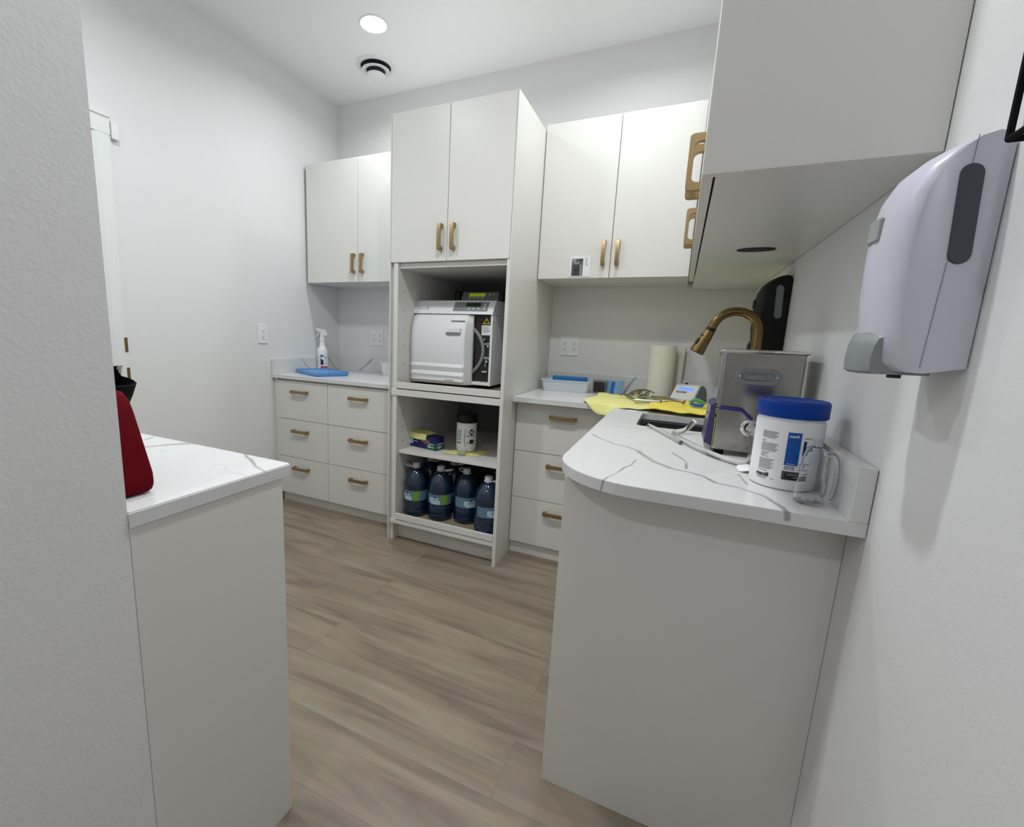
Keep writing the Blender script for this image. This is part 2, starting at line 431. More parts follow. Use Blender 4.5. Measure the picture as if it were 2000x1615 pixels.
# ------------------------------------------------------------------ ceiling fittings
def downlight(x, y, power, label, tint):
    t = thing('ceiling_downlight', label, 'light', (x, y, H-.012))
    t['group'] = 'recessed ceiling downlights'
    b = BM(); lathe(b, [(.058, -.004+.012), (.074, -.006+.012), (.079, 0+.0115), (.058, .0115)], (x, y, H-.012), 40, False, False)
    b2 = BM(); lathe(b2, [(.0585, 0), (.0585, .001)], (x, y, H-.0095), 40)
    obj('trim_ring', b, 'plastic_white', t, True); obj('lamp_lens', b2, 'lens', t)
    lamp_light(x, y, power, tint)
    return t
DL = ['glowing round recessed ceiling light above the round air vent',
      'round recessed ceiling light in the back right of the ceiling, above the wall cupboards',
      'round recessed ceiling light over the left worktop by the door',
      'round recessed ceiling light above the rounded worktop end',
      'round recessed ceiling light in the passage behind the camera']
for ((x, y), p), lb, ti in zip(LAMPS, DL, TINT): downlight(x, y, p, lb, ti)
vx, vy = .592, -.325
v = thing('air_vent', 'round white air vent with ring shaped slots on the ceiling', 'vent', (vx, vy, H-.03))
b = BM(); lathe(b, [(.095, H-.0005), (.122, H-.0005), (.120, H-.006), (.108, H-.010), (.095, H-.009)], (vx, vy, 0), 48, False, False); obj('flange', b, 'plastic_white', v, True)
b = BM(); lathe(b, [(.0945, -.0008), (.0945, -.0095)], (vx, vy, H), 48, True, False); obj('throat', b, 'ventshadow', v)
b = BM(); lathe(b, [(.060, -.030), (.088, -.036), (.091, -.032), (.088, -.028), (.060, -.024)], (vx, vy, H), 48, False, False); obj('ring', b, 'plastic_white', v, True)
b = BM(); lathe(b, [(.0595, -.024), (.0595, -.030), (.03, -.028)], (vx, vy, H), 48, True, False); obj('inner_throat', b, 'ventshadow', v)
b = BM(); lathe(b, [(.0, -.046), (.055, -.050), (.060, -.054), (.055, -.060), (.0, -.063)], (vx, vy, H), 48, False, False); obj('centre_disc', b, 'plastic_white', v, True)
b = BM(); cyl(b, (vx, vy, H-.046), (vx, vy, H-.010), .012, 12); obj('stem', b, 'plastic_grey', v)

# ------------------------------------------------------------------ cabinets
def handle_bm(c, along, out, ln=.128, pr=.034, th=.018):
    """a flat bow pull: c centre on the door face, along = bar direction, out = direction away from the door"""
    a = Vector(along); o = Vector(out); s = a.cross(o)
    h = ln/2; t = .011; r = .014
    outer = [(-h, 0), (-h, pr-.008), (-h+.003, pr-.002), (-h+.008, pr), (h-.008, pr), (h-.003, pr-.002), (h, pr-.008), (h, 0)]
    inner = [(h-t-.006, 0), (h-t-.006, pr-t-r)]
    for i in range(1, 6):
        q = i/5*PI/2; inner.append((h-t-.006-r+r*math.cos(q), pr-t-r+r*math.sin(q)))
    for i in range(0, 6):
        q = PI/2+i/5*PI/2; inner.append((-h+t+.006+r+r*math.cos(q), pr-t-r+r*math.sin(q)))
    inner += [(-h+t+.006, 0)]
    poly = outer+inner
    bm = BM(); C = Vector(c)
    n = len(poly)
    A = [bm.verts.new(C+a*u+o*v-s*th/2) for u, v in poly]; B = [bm.verts.new(C+a*u+o*v+s*th/2) for u, v in poly]
    es = [bm.edges.new((A[i], A[(i+1) % n])) for i in range(n)]
    es2 = [bm.edges.new((B[i], B[(i+1) % n])) for i in range(n)]
    bmesh.ops.triangle_fill(bm, edges=es, use_beauty=True); bmesh.ops.triangle_fill(bm, edges=es2, use_beauty=True)
    for i in range(n): bm.faces.new((A[i], A[(i+1) % n], B[(i+1) % n], B[i]))
    return bm
Xa, Ya, Za = (1, 0, 0), (0, 1, 0), (0, 0, 1)
Yn, Xn = (0, -1, 0), (-1, 0, 0)
def door_front(t, x0, x1, z0, z1, yf, hx=None, hz=None, th=.019, name='door'):
    d = obj(name, box(BM(), x0, yf, z0, x1, yf+th, z1, .0012), 'cab', t)
    if hx is not None: obj('handle', handle_bm((hx, yf, hz), Za, Yn), 'gold', d, True)
    return d
def drawer_front(t, x0, x1, z0, z1, yf, hz, hx=None):
    d = obj('drawer', box(BM(), x0, yf, z0, x1, yf+.019, z1, .0012), 'cab', t)
    obj('handle', handle_bm(((x0+x1)/2 if hx is None else hx, yf, hz), Xa, Yn, ln=.14), 'gold', d, True)
    return d

# left wall cabinet
ZB = 1.557
t = thing('wall_cabinet', 'white two door wall cabinet above the spray bottle, left of the tall cabinet', 'cabinet', (.54, -.18, ZB), 'white wall cupboards')
obj('cabinet_body', box(BM(), .012, -.343, ZB, 1.0585, -.003, 2.355, .001), 'cab', t)
door_front(t, .027, .4745, ZB+.001, 2.354, -.364, .448, 1.679)
door_front(t, .4775, .925, ZB+.001, 2.354, -.364, .5205, 1.679)
obj('filler_strip', box(BM(), .928, -.364, ZB+.001, 1.0585, -.345, 2.354), 'cab', t)
# right wall cabinet on the back wall
t = thing('wall_cabinet', 'white two door wall cabinet with a taped photo, right of the tall cabinet', 'cabinet', (2.14, -.18, ZB), 'white wall cupboards')
obj('cabinet_body', box(BM(), 1.7555, -.364, ZB-.004, 2.531, -.003, 2.352, .001), 'cab', t)
door_front(t, 1.758, 2.1455, ZB-.003, 2.352, -.386, 2.111, 1.679)
door_front(t, 2.1490, 2.530, ZB-.003, 2.352, -.386, 2.182, 1.679)
# wall cabinets along the right wall
ZR = 1.527
t = thing('wall_cabinet', 'white run of wall cabinets on the right wall, its blank end panel facing the camera', 'cabinet', (2.70, -.98, ZR), 'white wall cupboards')
obj('end_panel', box(BM(), 2.534, -1.977, ZR, 2.8685, -1.958, 2.352, .001), 'cab', t)
obj('cabinet_body', box(BM(), 2.5575, -1.957, ZR+.001, 2.8685, -.003, 2.352, .001), 'cab', t)
ys = [-1.9565, -1.6255, -1.2905, -.9555, -.6205, -.40]
for i in range(5):
    d = obj('door', box(BM(), 2.534, ys[i]+.0015, ZR+.001, 2.5535, ys[i+1]-.0015, 2.352, .0012), 'cab', t)
    if i < 4:
        hy = ys[i+1]-.035 if i % 2 == 0 else ys[i]+.035
        obj('handle', handle_bm((2.534, hy, 1.655), Za, Xn), 'gold', d, True)
# puck light recess below it
t2 = BM(); cyl(t2, (0, 0, -.0025), (0, 0, .0005), .054, 32); xform(t2, Matrix.Translation((2.718, -1.203, ZR)) @ Matrix.Scale(.55, 4, (0, 1, 0)))
o = tag(rebase(obj('puck_light', t2, 'dark', None, True), (2.72, -1.2, ZR-.0025)), 'unlit dark round puck light under the right wall cabinets', 'light')

# tall cabinet
HT = 2.327; YT = -.835
t = thing('tall_cabinet', 'tall white open cabinet between the counters holding the autoclave and blue jugs', 'cabinet', (1.41, -.42, 0))
obj('side_panel', box(BM(), 1.061, YT, 0, 1.0675, -.003, HT, .001), 'cab', t)
obj('side_panel', box(BM(), 1.7472, YT, 0, 1.7535, -.003, HT, .001), 'cab', t)
obj('inner_side', box(BM(), 1.7355, YT, 0, 1.7471, -.003, 1.591), 'cab', t)
b = BM(); box(b, 1.086, YT+.006, .112, 1.112, -.02, 1.592); box(b, 1.0676, YT+.022, 0, 1.0859, -.02, 1.592)
obj('inner_side', b, 'cab', t)
obj('back_panel', box(BM(), 1.0795, -.02, .1, 1.735, -.003, 1.59), 'cabback_shaded', t)
obj('upper_box', box(BM(), 1.0677, YT+.022, 1.592, 1.747, -.003, HT-.001), 'cab', t)
door_front(t, 1.0692, 1.4045, 1.594, HT-.002, YT, 1.3735, 1.707)
door_front(t, 1.4075, 1.7455, 1.594, HT-.002, YT, 1.4455, 1.707)
obj('rail', box(BM(), 1.0795, YT+.022, 1.566, 1.7353, -.021, 1.5905), 'cab', t)
obj('shelf', box(BM(), 1.0795, YT, .877, 1.7353, -.021, .912, .001), 'cab', t)
obj('shelf', box(BM(), 1.1125, YT+.035, .535, 1.7353, -.021, .553, .001), 'cab', t)
obj('bottom_shelf', box(BM(), 1.0795, YT, .114, 1.7353, -.021, .137, .001), 'cab', t)
obj('toe_kick', box(BM(), 1.0795, YT+.075, 0, 1.7353, YT+.093, .1135), 'cab', t)
for z in (.918, .142):
    obj('pullout_front', box(BM(), 1.114, YT-.002, z, 1.734, YT+.014, z+.035, .001), 'cab', t)
    obj('pullout_tray', box(BM(), 1.117, YT+.0145, z+.003, 1.731, -.05, z+.014), 'tan', t)
b = BM()
for z in (1.05, 1.15, 1.25, 1.35, 1.45, .60, .68, .76, .84):
    for y in (-.76,): cyl(b, (1.1117, y, z), (1.1125, y, z), .0035, 10)
obj('peg_hole', b, 'dark', t, kind='stuff')

# base drawer cabinets, left
def drawer_unit(label, x0, x1, yf, toe, ztop, zs, hz, hx=None, filler=None):
    t = thing('drawer_cabinet', label, 'cabinet', ((x0+x1)/2, yf/2, 0), 'white three drawer base cabinets')
    obj('cabinet_body', box(BM(), x0, yf+.021, .0735, x1, -.003, .886), 'cab', t)
    obj('toe_kick', box(BM(), x0, toe, 0, x1, toe+.018, .073), 'cab', t)
    for (a, c), h in zip(zs, hz): drawer_front(t, x0+.0015, x1-.0015, a, c, yf, h, hx)
    if filler: obj('filler_strip', box(BM(), filler[0], yf+.004, .0735, filler[1], yf+.02, .886), 'cab', t)
    return t
ZS = [(.0735, .338), (.341, .607), (.610, .8745)]; HZ = [.268, .532, .804]
drawer_unit('left white three drawer base cabinet, below the blue tray and next to the left wall', .031, .4755, -.679, -.643, .8745, ZS, HZ, hx=.2425, filler=(.003, .0295))
drawer_unit('white three drawer base cabinet directly left of the tall cabinet', .4757, 1.0585, -.679, -.643, .8745, ZS, HZ, hx=.733)
drawer_unit('white three drawer base cabinet right of the tall cabinet, below the yellow cloth', 1.7555, 2.27, -.6216, -.600, .8745, ZS, [.277, .545, .812], hx=2.015)

# peninsula base cabinet, hollow below the sink
XP = 2.307
t = thing('sink_cabinet', 'white base cabinet below the sink, its plain end panel facing the camera', 'cabinet', (2.6, -1.2, 0))
obj('end_panel', box(BM(), XP, -1.8838, .0, 2.869, -1.866, .886, .001), 'cab', t)
obj('scribe_strip', box(BM(), 2.8515, -1.8845, .0, 2.8692, -1.8839, .886), 'cab', t)
yd = [-1.865, -1.54, -1.215, -.89]
for i in range(3):
    d = obj('door', box(BM(), XP, yd[i]+.0015, .0735, XP+.019, yd[i+1]-.0015, .8745, .001), 'cab', t)
    obj('handle', handle_bm((XP, yd[i+1]-.04 if i != 1 else yd[i]+.04, .78), Za, Xn), 'gold', d, True)
obj('filler_strip', box(BM(), XP, -.8885, .0735, XP+.019, -.63, .886), 'cab', t)
obj('toe_kick', box(BM(), XP+.03, -1.8655, 0, XP+.048, -.63, .073), 'cab', t)
obj('corner_panel', box(BM(), 2.272, -.63, .0, XP+.019, -.612, .886), 'cab', t)

# left foreground base cabinet
t = thing('base_cabinet', 'white base cabinet in the left foreground below the worktop with the red case', 'cabinet', (.9, -2.4, 0))
obj('end_panel', box(BM(), 1.7315, -2.5705, 0, 1.7497, -2.2523, .8865, .001), 'cab', t)
obj('cabinet_body', box(BM(), .004, -2.5705, .075, 1.731, -2.274, .8865), 'cab', t)
for i in range(4):
    x0 = .02+i*.427
    d = obj('door', box(BM(), x0+.0015, -2.2735, .078, x0+.4255, -2.2545, .8845, .001), 'cab', t)
    obj('handle', handle_bm((x0+(.39 if i % 2 == 0 else .036), -2.2545, .78), Za, Ya), 'gold', d, True)
obj('toe_kick', box(BM(), .004, -2.31, 0, 1.731, -2.292, .0745), 'cab', t)

# ------------------------------------------------------------------ worktops
ZC = .914; ZU = .8875; ZBS = 1.0154
t = thing('worktop', 'white veined quartz worktop under the blue tray, left of the tall cabinet', 'worktop', (.53, -.35, ZU), 'white quartz worktops')
obj('slab', box(BM(), .002, -.699, ZU, 1.0585, -.002, ZC, .002), 'quartz', t)
b = BM(); box(b, .002, -.699, ZC+.0002, .0205, -.0225, ZBS, .0015); box(b, .002, -.0222, ZC+.0002, 1.0585, -.002, ZBS, .0015)
t = thing('backsplash', 'low white quartz backsplash in the corner behind the spray bottle', 'backsplash', (.3, -.01, ZC), 'quartz backsplashes')
obj('backsplash_strip', b, 'quartz', t)
t = thing('worktop', 'white veined quartz worktop with a rounded corner around the sink, on the right', 'worktop', (2.45, -1.0, ZU), 'white quartz worktops')
r = .2; cx, cy = 2.2787+r, -1.9744+r
outl = [(1.7558, -.699), (2.2787, -.699)] + [(cx+r*math.cos(math.radians(180+90*i/14)), cy+r*math.sin(math.radians(180+90*i/14))) for i in range(15)] + [(2.8685, -1.9744), (2.8685, -.002), (1.7558, -.002)]
SX0, SX1, SY0, SY1 = 2.412, 2.715, -1.18, -.842
hole = rrect(SX0, SY0, SX1, SY1, .028)
b = slab(BM(), outl, ZU, ZC, [hole])
bmesh.ops.bevel(b, geom=[e for e in b.edges if len(e.link_faces) == 2 and e.calc_face_angle(0) > 1.2 and all(abs(v.co.z-ZC) < 1e-4 for v in e.verts)], offset=.001, segments=2, affect='EDGES')
obj('slab', b, 'quartz', t)
b = BM(); box(b, 2.842, -1.9745, ZC+.0001, 2.8685, -.0225, ZBS, .001); box(b, 1.7558, -.0222, ZC+.0002, 2.8417, -.002, ZBS, .0015)
t = thing('backsplash', 'low white quartz backsplash along the right wall and behind the instrument tray', 'backsplash', (2.85, -1.0, ZC), 'quartz backsplashes')
obj('backsplash_strip', b, 'quartz', t)
t = thing('worktop', 'white veined quartz worktop in the left foreground with a red case on it', 'worktop', (.9, -2.4, ZU), 'white quartz worktops')
outl = [(.002, -2.5706), (1.7525, -2.5706)] + [(1.7525-.014+.014*math.cos(math.radians(90*i/5)), -2.224-.014+.014*math.sin(math.radians(90*i/5))) for i in range(6)] + [(.002, -2.224)]
b = slab(BM(), outl, ZU, ZC)
bmesh.ops.bevel(b, geom=[e for e in b.edges if len(e.link_faces) == 2 and e.calc_face_angle(0) > 1.2 and all(abs(v.co.z-ZC) < 1e-4 for v in e.verts)], offset=.0022, segments=2, affect='EDGES')
obj('slab', b, 'quartz', t)

# ------------------------------------------------------------------ sink, faucet
t = thing('sink', 'grey steel undermount sink set in the right worktop', 'sink', ((SX0+SX1)/2, (SY0+SY1)/2, .70))
b = BM(); g = .004
o1 = rrect(SX0-g, SY0-g, SX1+g, SY1+g, .03); o2 = rrect(SX0-g-.012, SY0-g-.012, SX1+g+.012, SY1+g+.012, .04)
i3 = rrect(SX0+.004, SY0+.004, SX1-.004, SY1-.004, .03)
rings(b, [[(x, y, ZU-.001) for x, y in o2], [(x, y, ZU-.001) for x, y in o1], [(x, y, .72) for x, y in o1], [(x, y, .705) for x, y in i3]], False, True)
obj('basin', b, 'sinkdark', t, True)
b = BM(); cyl(b, (2.56, -1.0, .7055), (2.56, -1.0, .708), .04, 24); obj('drain', b, 'chrome', t, True)
b = BM()
o1 = rrect(2.428, -1.172, 2.668, -.872, .03); o2 = rrect(2.440, -1.160, 2.656, -.884, .03)
rings(b, [[(x, y, .7095) for x, y in o2], [(x, y, .882) for x, y in o1], [(x, y, .884) for x, y in rrect(2.432, -1.168, 2.664, -.876, .028)], [(x, y, .878) for x, y in o2]], True, True)
tag(rebase(obj('dish_pan', b, 'blackmat', None, True), (2.55, -1.02, .7095)), 'black plastic pan standing in the sink', 'pan')

t = thing('faucet', 'brushed gold gooseneck faucet with pull down spray head behind the sink', 'faucet', (2.775, -1.06, ZC))
fx, fy = 2.775, -1.06
b = BM(); lathe(b, [(.027, 0), (.027, .006), (.021, .012), (.019, .075), (.0155, .085)], (fx, fy, ZC), 24); obj('base', b, 'faucetgold', t, True)
path = [(fx, fy, ZC+.08), (fx, fy, 1.10), (fx, fy, 1.25)]
R = .074
for i in range(1, 15):
    a = math.radians(i*12.2); path.append((fx-R+R*math.cos(a), fy, 1.268+R*math.sin(a)))
b = BM(); tube(b, path, .0160, 16); obj('spout', b, 'faucetgold', t, True)
e = Vector(path[-1]); dr = (Vector(path[-1])-Vector(path[-2])).normalized(); dr = (dr+Vector((-.18, 0, 0))).normalized()
b = BM(); cyl(b, e-dr*.002, e+dr*.010, .0165, 18); obj('collar', b, 'goldblack', t, True)
h = obj('spray_head', cyl(BM(), e+dr*.0101, e+dr*.095, .0172, 20, .0265), 'faucetgold', t, True)
s = dr.cross(Vector((0, 1, 0))).normalized()
if s.x > 0: s = -s
b = BM()
nrm = (s*.8+Vector((0, -.6, 0))).normalized()
for a0, a1 in ((.032, .036), (.048, .070)):
    p0 = e+dr*a0+nrm*(.0160+(.0255-.016)*a0/.095); p1 = e+dr*a1+nrm*(.0160+(.0255-.016)*a1/.095)
    tube(b, [p0, p1], .0065, 10)
obj('spray_button', b, 'goldblack', h, True)
obj('spray_nozzle', cyl(BM(), e+dr*.0952, e+dr*.098, .022, 18), 'goldblack', h, True)
b = BM(); tube(b, smooth_path([(fx+.015, fy-.01, ZC+.06), (fx+.035, fy-.03, ZC+.07), (fx+.045, fy-.065, ZC+.075)], 4), .006, 10); obj('lever', b, 'faucetgold', t, True)

# ------------------------------------------------------------------ outlets and plates
def outlet(pos, normal, gangs, label, wpl):
    """pos = lower left corner seen from the room, plate in the wall plane"""
    n = Vector(normal); u = Vector(Za).cross(n) ; hgt = .124
    c = Vector(pos)
    t = thing('wall_outlet', label, 'outlet', c, 'white wall outlets')
    def P(a, z, o): return c+u*a+Vector((0, 0, z))+n*o
    def ubox(a0, z0, o0, a1, z1, o1, bev=0):
        p = P(a0, z0, o0); q = P(a1, z1, o1)
        return box(BM(), p.x, p.y, p.z, q.x, q.y, q.z, bev)
    obj('cover_plate', ubox(0, 0, .0005, wpl, hgt, .006, .0015), 'outlet', t)
    for g in range(gangs):
        cxx = wpl*(g+.5)/gangs
        obj('receptacle', ubox(cxx-.017, .028, .0062, cxx+.017, .096, .0085, .001), 'outlet', t)
        b = BM()
        for zz in (.078, .044):
            for dx in (-.0065, .0065):
                p = P(cxx+dx-.0011, zz-.001, .0086); q = P(cxx+dx+.0011, zz+.008, .0089); box(b, p.x, p.y, p.z, q.x, q.y, q.z)
            p = P(cxx, zz-.0065, .0086); q = P(cxx, zz-.0065, .0090); cyl(b, p, q, .003, 10)
        obj('socket_slots', b, 'ink', t)
    return t
outlet((0, -.80, 1.121), Xa, 1, 'single white duplex outlet on the left wall', .078)
outlet((.316, 0, 1.119), Yn, 2, 'double white outlet on the back wall beside the spray bottle, left of the tall cabinet', .122)
outlet((1.823, 0, 1.121), Yn, 2, 'double white outlet on the back wall above the white instrument tray', .122)
# power socket inside the tall cabinet
t = thing('power_socket', 'grey power socket plate on the cabinet back behind the black lidded tub', 'outlet', (1.55, -.021, .60))
obj('cover_plate', box(BM(), 1.47, -.031, .585, 1.705, -.0205, .735, .002), 'cabin', t)
b = BM(); box(b, 1.535, -.0345, .60, 1.665, -.0312, .715, .002); obj('socket_face', b, 'cabin', t)
b = BM(); cyl(b, (1.605, -.0355, .655), (1.605, -.0346, .655), .026, 24)
for x, z in ((1.552, .69), (1.55, .66), (1.655, .69), (1.655, .64)): cyl(b, (x, -.0355, z), (x, -.0346, z), .005, 10)
obj('socket_hole', b, 'ink', t)
# sensor on the wall by the door
t = thing('door_sensor', 'small white box on the left wall beside the top of the door casing', 'sensor', (.001, -1.575, 2.065))
obj('housing', box(BM(), .0005, -1.592, 2.066, .022, -1.560, 2.140, .003), 'plastic_white', t)

# ------------------------------------------------------------------ left worktop: blue tray, spray bottle, cup
t = thing('tray', 'shallow sky blue plastic tray lying upside down on the left worktop', 'tray', (.22, -.47, ZC))
def tray_bm(w_, d_, h_, fl, rr_):
    b = BM()
    a = rrect(-w_/2, -d_/2, w_/2, d_/2, rr_); c = rrect(-w_/2+fl, -d_/2+fl, w_/2-fl, d_/2-fl, rr_)
    rings(b, [[(x, y, 0) for x, y in c], [(x, y, h_*.55) for x, y in a], [(x, y, h_) for x, y in a], [(x*.985, y*.98, h_) for x, y in a], [(x*.985, y*.98, h_*.75) for x, y in a]])
    return b
o = obj('tray_shell', tray_bm(.372, .245, .027, .010, .022), 'traybl', t, True, local=True)
t.rotation_euler = (0, 0, math.radians(-24)); t.location = (.243, -.470, ZC)

t = thing('spray_bottle', 'white trigger spray bottle with a navy and red label behind the blue tray', 'bottle', (.105, -.34, ZC))
c = (.064, -.266)
t.location = (*c, ZC)
b = BM(); lathe(b, [(.036, 0), (.039, .004), (.039, .135), (.0375, .15), (.033, .163), (.024, .172), (.0215, .185), (.020, .205), (.0175, .212)], (*c, ZC), 32); obj('bottle_body', b, 'tubwhite', t, True)
b = BM(); lathe(b, [(.0205, .2122), (.0215, .220), (.0205, .232), (.015, .236), (.0145, .252)], (*c, ZC), 24); obj('collar', b, 'plastic_white', t, True)
b = BM()
hx = c[0]
hd = Matrix.Rotation(math.radians(24.7), 4, 'Z')
prof = [(.033, .2525), (.040, .256), (.041, .268), (.028, .287), (.010, .296), (-.030, .301), (-.040, .302), (-.044, .298), (-.044, .289), (-.038, .286), (-.024, .284), (-.010, .272), (-.014, .2525)]
prism(b, prof, lambda p: (p[0], -.0095, p[1]), lambda p: (p[0], .0095, p[1]))
xform(b, Matrix.Translation((*c, ZC)) @ hd)
obj('spray_head', b, 'plastic_white', t, True)
b = BM(); tube(b, [(-.024, 0, .282), (-.030, 0, .268), (-.033, 0, .255), (-.040, 0, .243)], .0048, 8); xform(b, Matrix.Translation((*c, ZC)) @ hd); obj('trigger', b, 'plastic_white', t, True)
fa = math.degrees(math.atan2(-2.9766-c[1], 2.5321-c[0]))   # direction towards the room
lr = .0396
l0 = obj('label', arc(BM(), c, lr-.0002, fa-62, fa+62, ZC+.012, ZC+.128), 'paper', t)
b = arc(BM(), c, lr+.0003, fa-22, fa+9, ZC+.048, ZC+.118, 8); obj('label_band', b, 'lab_navy', l0)
b = arc(BM(), c, lr+.0003, fa-22, fa+58, ZC+.020, ZC+.038, 12); obj('label_strip', b, 'lab_red', l0)
b = BM(); arc(b, c, lr+.0006, fa-14, fa+3, ZC+.111, ZC+.114, 6); arc(b, c, lr+.0006, fa-16, fa+9, ZC+.088, ZC+.103, 6); arc(b, c, lr+.0006, fa-2, fa+9, ZC+.081, ZC+.090, 4); obj('label_emblem', b, 'paper', l0)
b = BM()
for z, a0, a1 in ((.104, 15, 55), (.096, 17, 50), (.088, 20, 50), (.078, 15, 52), (.060, 17, 45), (.052, 17, 40), (.044, -20, -8), (.044, 0, 7)): arc(b, c, lr+.0004, fa+a0, fa+a1, ZC+z, ZC+z+.003, 6)
for z in (.10, .09, .075, .06, .045, .03): arc(b, c, lr+.0004, fa-58, fa-32, ZC+z, ZC+z+.0025, 5)
obj('label_print', b, 'inkgrey', l0)
b = BM()
for z, a0, a1 in ((.030, 0, 40), (.024, -12, 46)): arc(b, c, lr+.0006, fa+a0, fa+a1, ZC+z, ZC+z+.0035, 6)
obj('label_lettering', b, 'lab_pink', l0)

for ch in [t]: ch.scale = (1.0, 1.0, 1.07)
t = thing('plastic_cup', 'white plastic cup beside the tall cabinet on the left worktop', 'cup', (.60, -.22, ZC))
b = BM(); lathe(b, [(.030, 0), (.032, .002), (.044, .088), (.052, .091), (.052, .096), (.043, .094), (.031, .006)], (.612, -.20, ZC), 32); obj('cup_body', b, 'tubwhite', t, True)

# ------------------------------------------------------------------ tall cabinet contents
ZP = .918+.014
t = thing('autoclave', 'light grey bench autoclave with its bulging door ajar in the tall cabinet', 'autoclave', (1.35, -.38, ZP))
for x in (1.14, 1.56):
    for y in (-.58, -.16): obj('foot', cyl(BM(), (x, y, ZP), (x, y, ZP+.018), .016, 14), 'blackmat', t)
b = BM(); box(b, 1.103, -.618, ZP+.0185, 1.603, -.12, 1.338, .004)
obj('housing', b, 'auto', t)
b = BM(); prism(b, [(-.663, 1.3385), (-.660, 1.346), (-.615, 1.413), (-.605, 1.416), (-.12, 1.416), (-.12, 1.3385)], lambda p: (1.102, *p), lambda p: (1.604, *p)); obj('control_hood', b, 'auto', t)
sd = obj('side_wall', box(BM(), 1.590, -.652, ZP+.0185, 1.6035, -.6185, 1.338, .002), 'auto', t)
obj('front_plate', box(BM(), 1.105, -.623, ZP+.04, 1.5895, -.6185, 1.336), 'autodark', t)
obj('front_sill', box(BM(), 1.105, -.640, ZP+.0185, 1.5895, -.6185, ZP+.036, .002), 'auto', t)
b = BM()   # chamber ring seen behind the door edge
tube(b, [(1.345+.20*math.cos(2*PI*i/40), -.628, 1.14+.165*math.sin(2*PI*i/40)) for i in range(40)], .010, 8, True); obj('gasket_ring', b, 'autogrey', t, True)
b = BM()
for x0, z0, x1, z1, r_ in ((1.552, 1.178, 1.586, 1.182, .006), (1.555, 1.105, 1.586, 1.10, .007), (1.563, 1.055, 1.563, 1.10, .004), (1.572, 1.16, 1.572, 1.172, .005)): tube(b, [(x0, -.632, z0), (x1, -.632, z1)], r_, 8)
obj('hinge_bracket', b, 'autogrey', t, True)
b = BM()
for x0, x1, z in ((1.545, 1.575, 1.022), (1.548, 1.556, 1.20)): box(b, x0, -.640, z, x1, -.6235, z+.010, .002)
cyl(b, (1.575, -.63, 1.17), (1.575, -.638, 1.17), .005, 10); cyl(b, (1.572, -.63, 1.085), (1.572, -.638, 1.085), .005, 10)
obj('latch', b, 'chrome', t, True)
# warning stickers
b = BM(); vs = [b.verts.new(p) for p in ((1.533, -.6238, 1.288), (1.577, -.6238, 1.288), (1.555, -.6238, 1.322))]; b.faces.new(vs); st = obj('warning_triangle', b, 'yellow', t)
b = BM(); box(b, 1.546, -.6243, 1.294, 1.564, -.6240, 1.304); box(b, 1.551, -.6243, 1.305, 1.559, -.6240, 1.309); box(b, 1.540, -.6243, 1.2895, 1.570, -.6240, 1.2912); obj('warning_symbol', b, 'ink', st)
st = obj('warning_label', box(BM(), 1.528, -.6242, 1.228, 1.581, -.6236, 1.281), 'paper', t)
b = BM()
for i in range(6): box(b, 1.532, -.6247, 1.272-i*.006, 1.577-(.010 if i in (0, 2, 5) else 0), -.6244, 1.2745-i*.006)
obj('label_print', b, 'inkgrey', st)
# control panel on the slanted hood
ds = Vector((0, .045, .067)).normalized(); nn = Vector((0, -ds.z, ds.y))
base = Vector((0, -.660, 1.346))
def on_slope(b, x0, s0, x1, s1, o0, o1):
    for q in [0]:
        vs = []
        for x in (x0, x1):
            for s_ in (s0, s1):
                for o_ in (o0, o1): vs.append(b.verts.new(base+Vector((x, 0, 0))+ds*s_+nn*o_))
        for f in ((0, 1, 3, 2), (4, 6, 7, 5), (0, 4, 5, 1), (2, 3, 7, 6), (0, 2, 6, 4), (1, 5, 7, 3)): b.faces.new([vs[i] for i in f])
    return b
cp = obj('control_panel', on_slope(BM(), 1.36, .010, 1.568, .072, .0003, .0018), 'autogrey', t)
obj('display', on_slope(BM(), 1.432, .040, 1.522, .066, .0019, .0026), 'screen_off', cp)
b = BM()
for x in (1.452, 1.478, 1.508): on_slope(b, x, .022, x+.009, .030, .0019, .0024)
for s_ in (.02, .035, .05): on_slope(b, 1.542, s_, 1.552, s_+.008, .0019, .0024)
obj('control_button', b, 'auto', cp, kind='stuff')
b = BM(); on_slope(b, 1.534, .014, 1.5355, .068, .0019, .0022); on_slope(b, 1.372, .018, 1.42, .021, .0019, .0022); on_slope(b, 1.372, .03, 1.41, .033, .0019, .0022); obj('panel_print', b, 'plastic_grey', cp)
b = BM(); on_slope(b, 1.140, .020, 1.205, .0235, .0003, .0007); on_slope(b, 1.188, .0285, 1.202, .0335, .0003, .0007); obj('logo', b, 'inkgrey', t)
# door
prof = [(-.632, 1.334), (-.655, 1.335), (-.672, 1.318), (-.688, 1.285), (-.699, 1.235), (-.704, 1.18), (-.703, 1.10), (-.698, 1.062), (-.706, 1.045), (-.697, 1.018), (-.705, .998), (-.699, .982), (-.702, .966), (-.688, .948), (-.632, .945)]
def dsec(x, k, zk=1.0): return [(x, -.632+(y+.632)*k, 1.14+(z-1.14)*zk) for y, z in prof]
b = BM(); rings(b, [dsec(1.112, .15, .95), dsec(1.114, .72, .972), dsec(1.120, .93, .992), dsec(1.130, 1, 1), dsec(1.440, 1, 1), dsec(1.452, .97, 1), dsec(1.460, .90, .998), dsec(1.486, .25, .99)])
dr_ = obj('door', b, 'auto', t, True, ang=28)
b = BM(); box(b, 1.345, -.7095, 1.236, 1.438, -.694, 1.243, .002); box(b, 1.355, -.7065, 1.243, 1.438, -.697, 1.262, .003); obj('door_pull', b, 'auto', dr_)
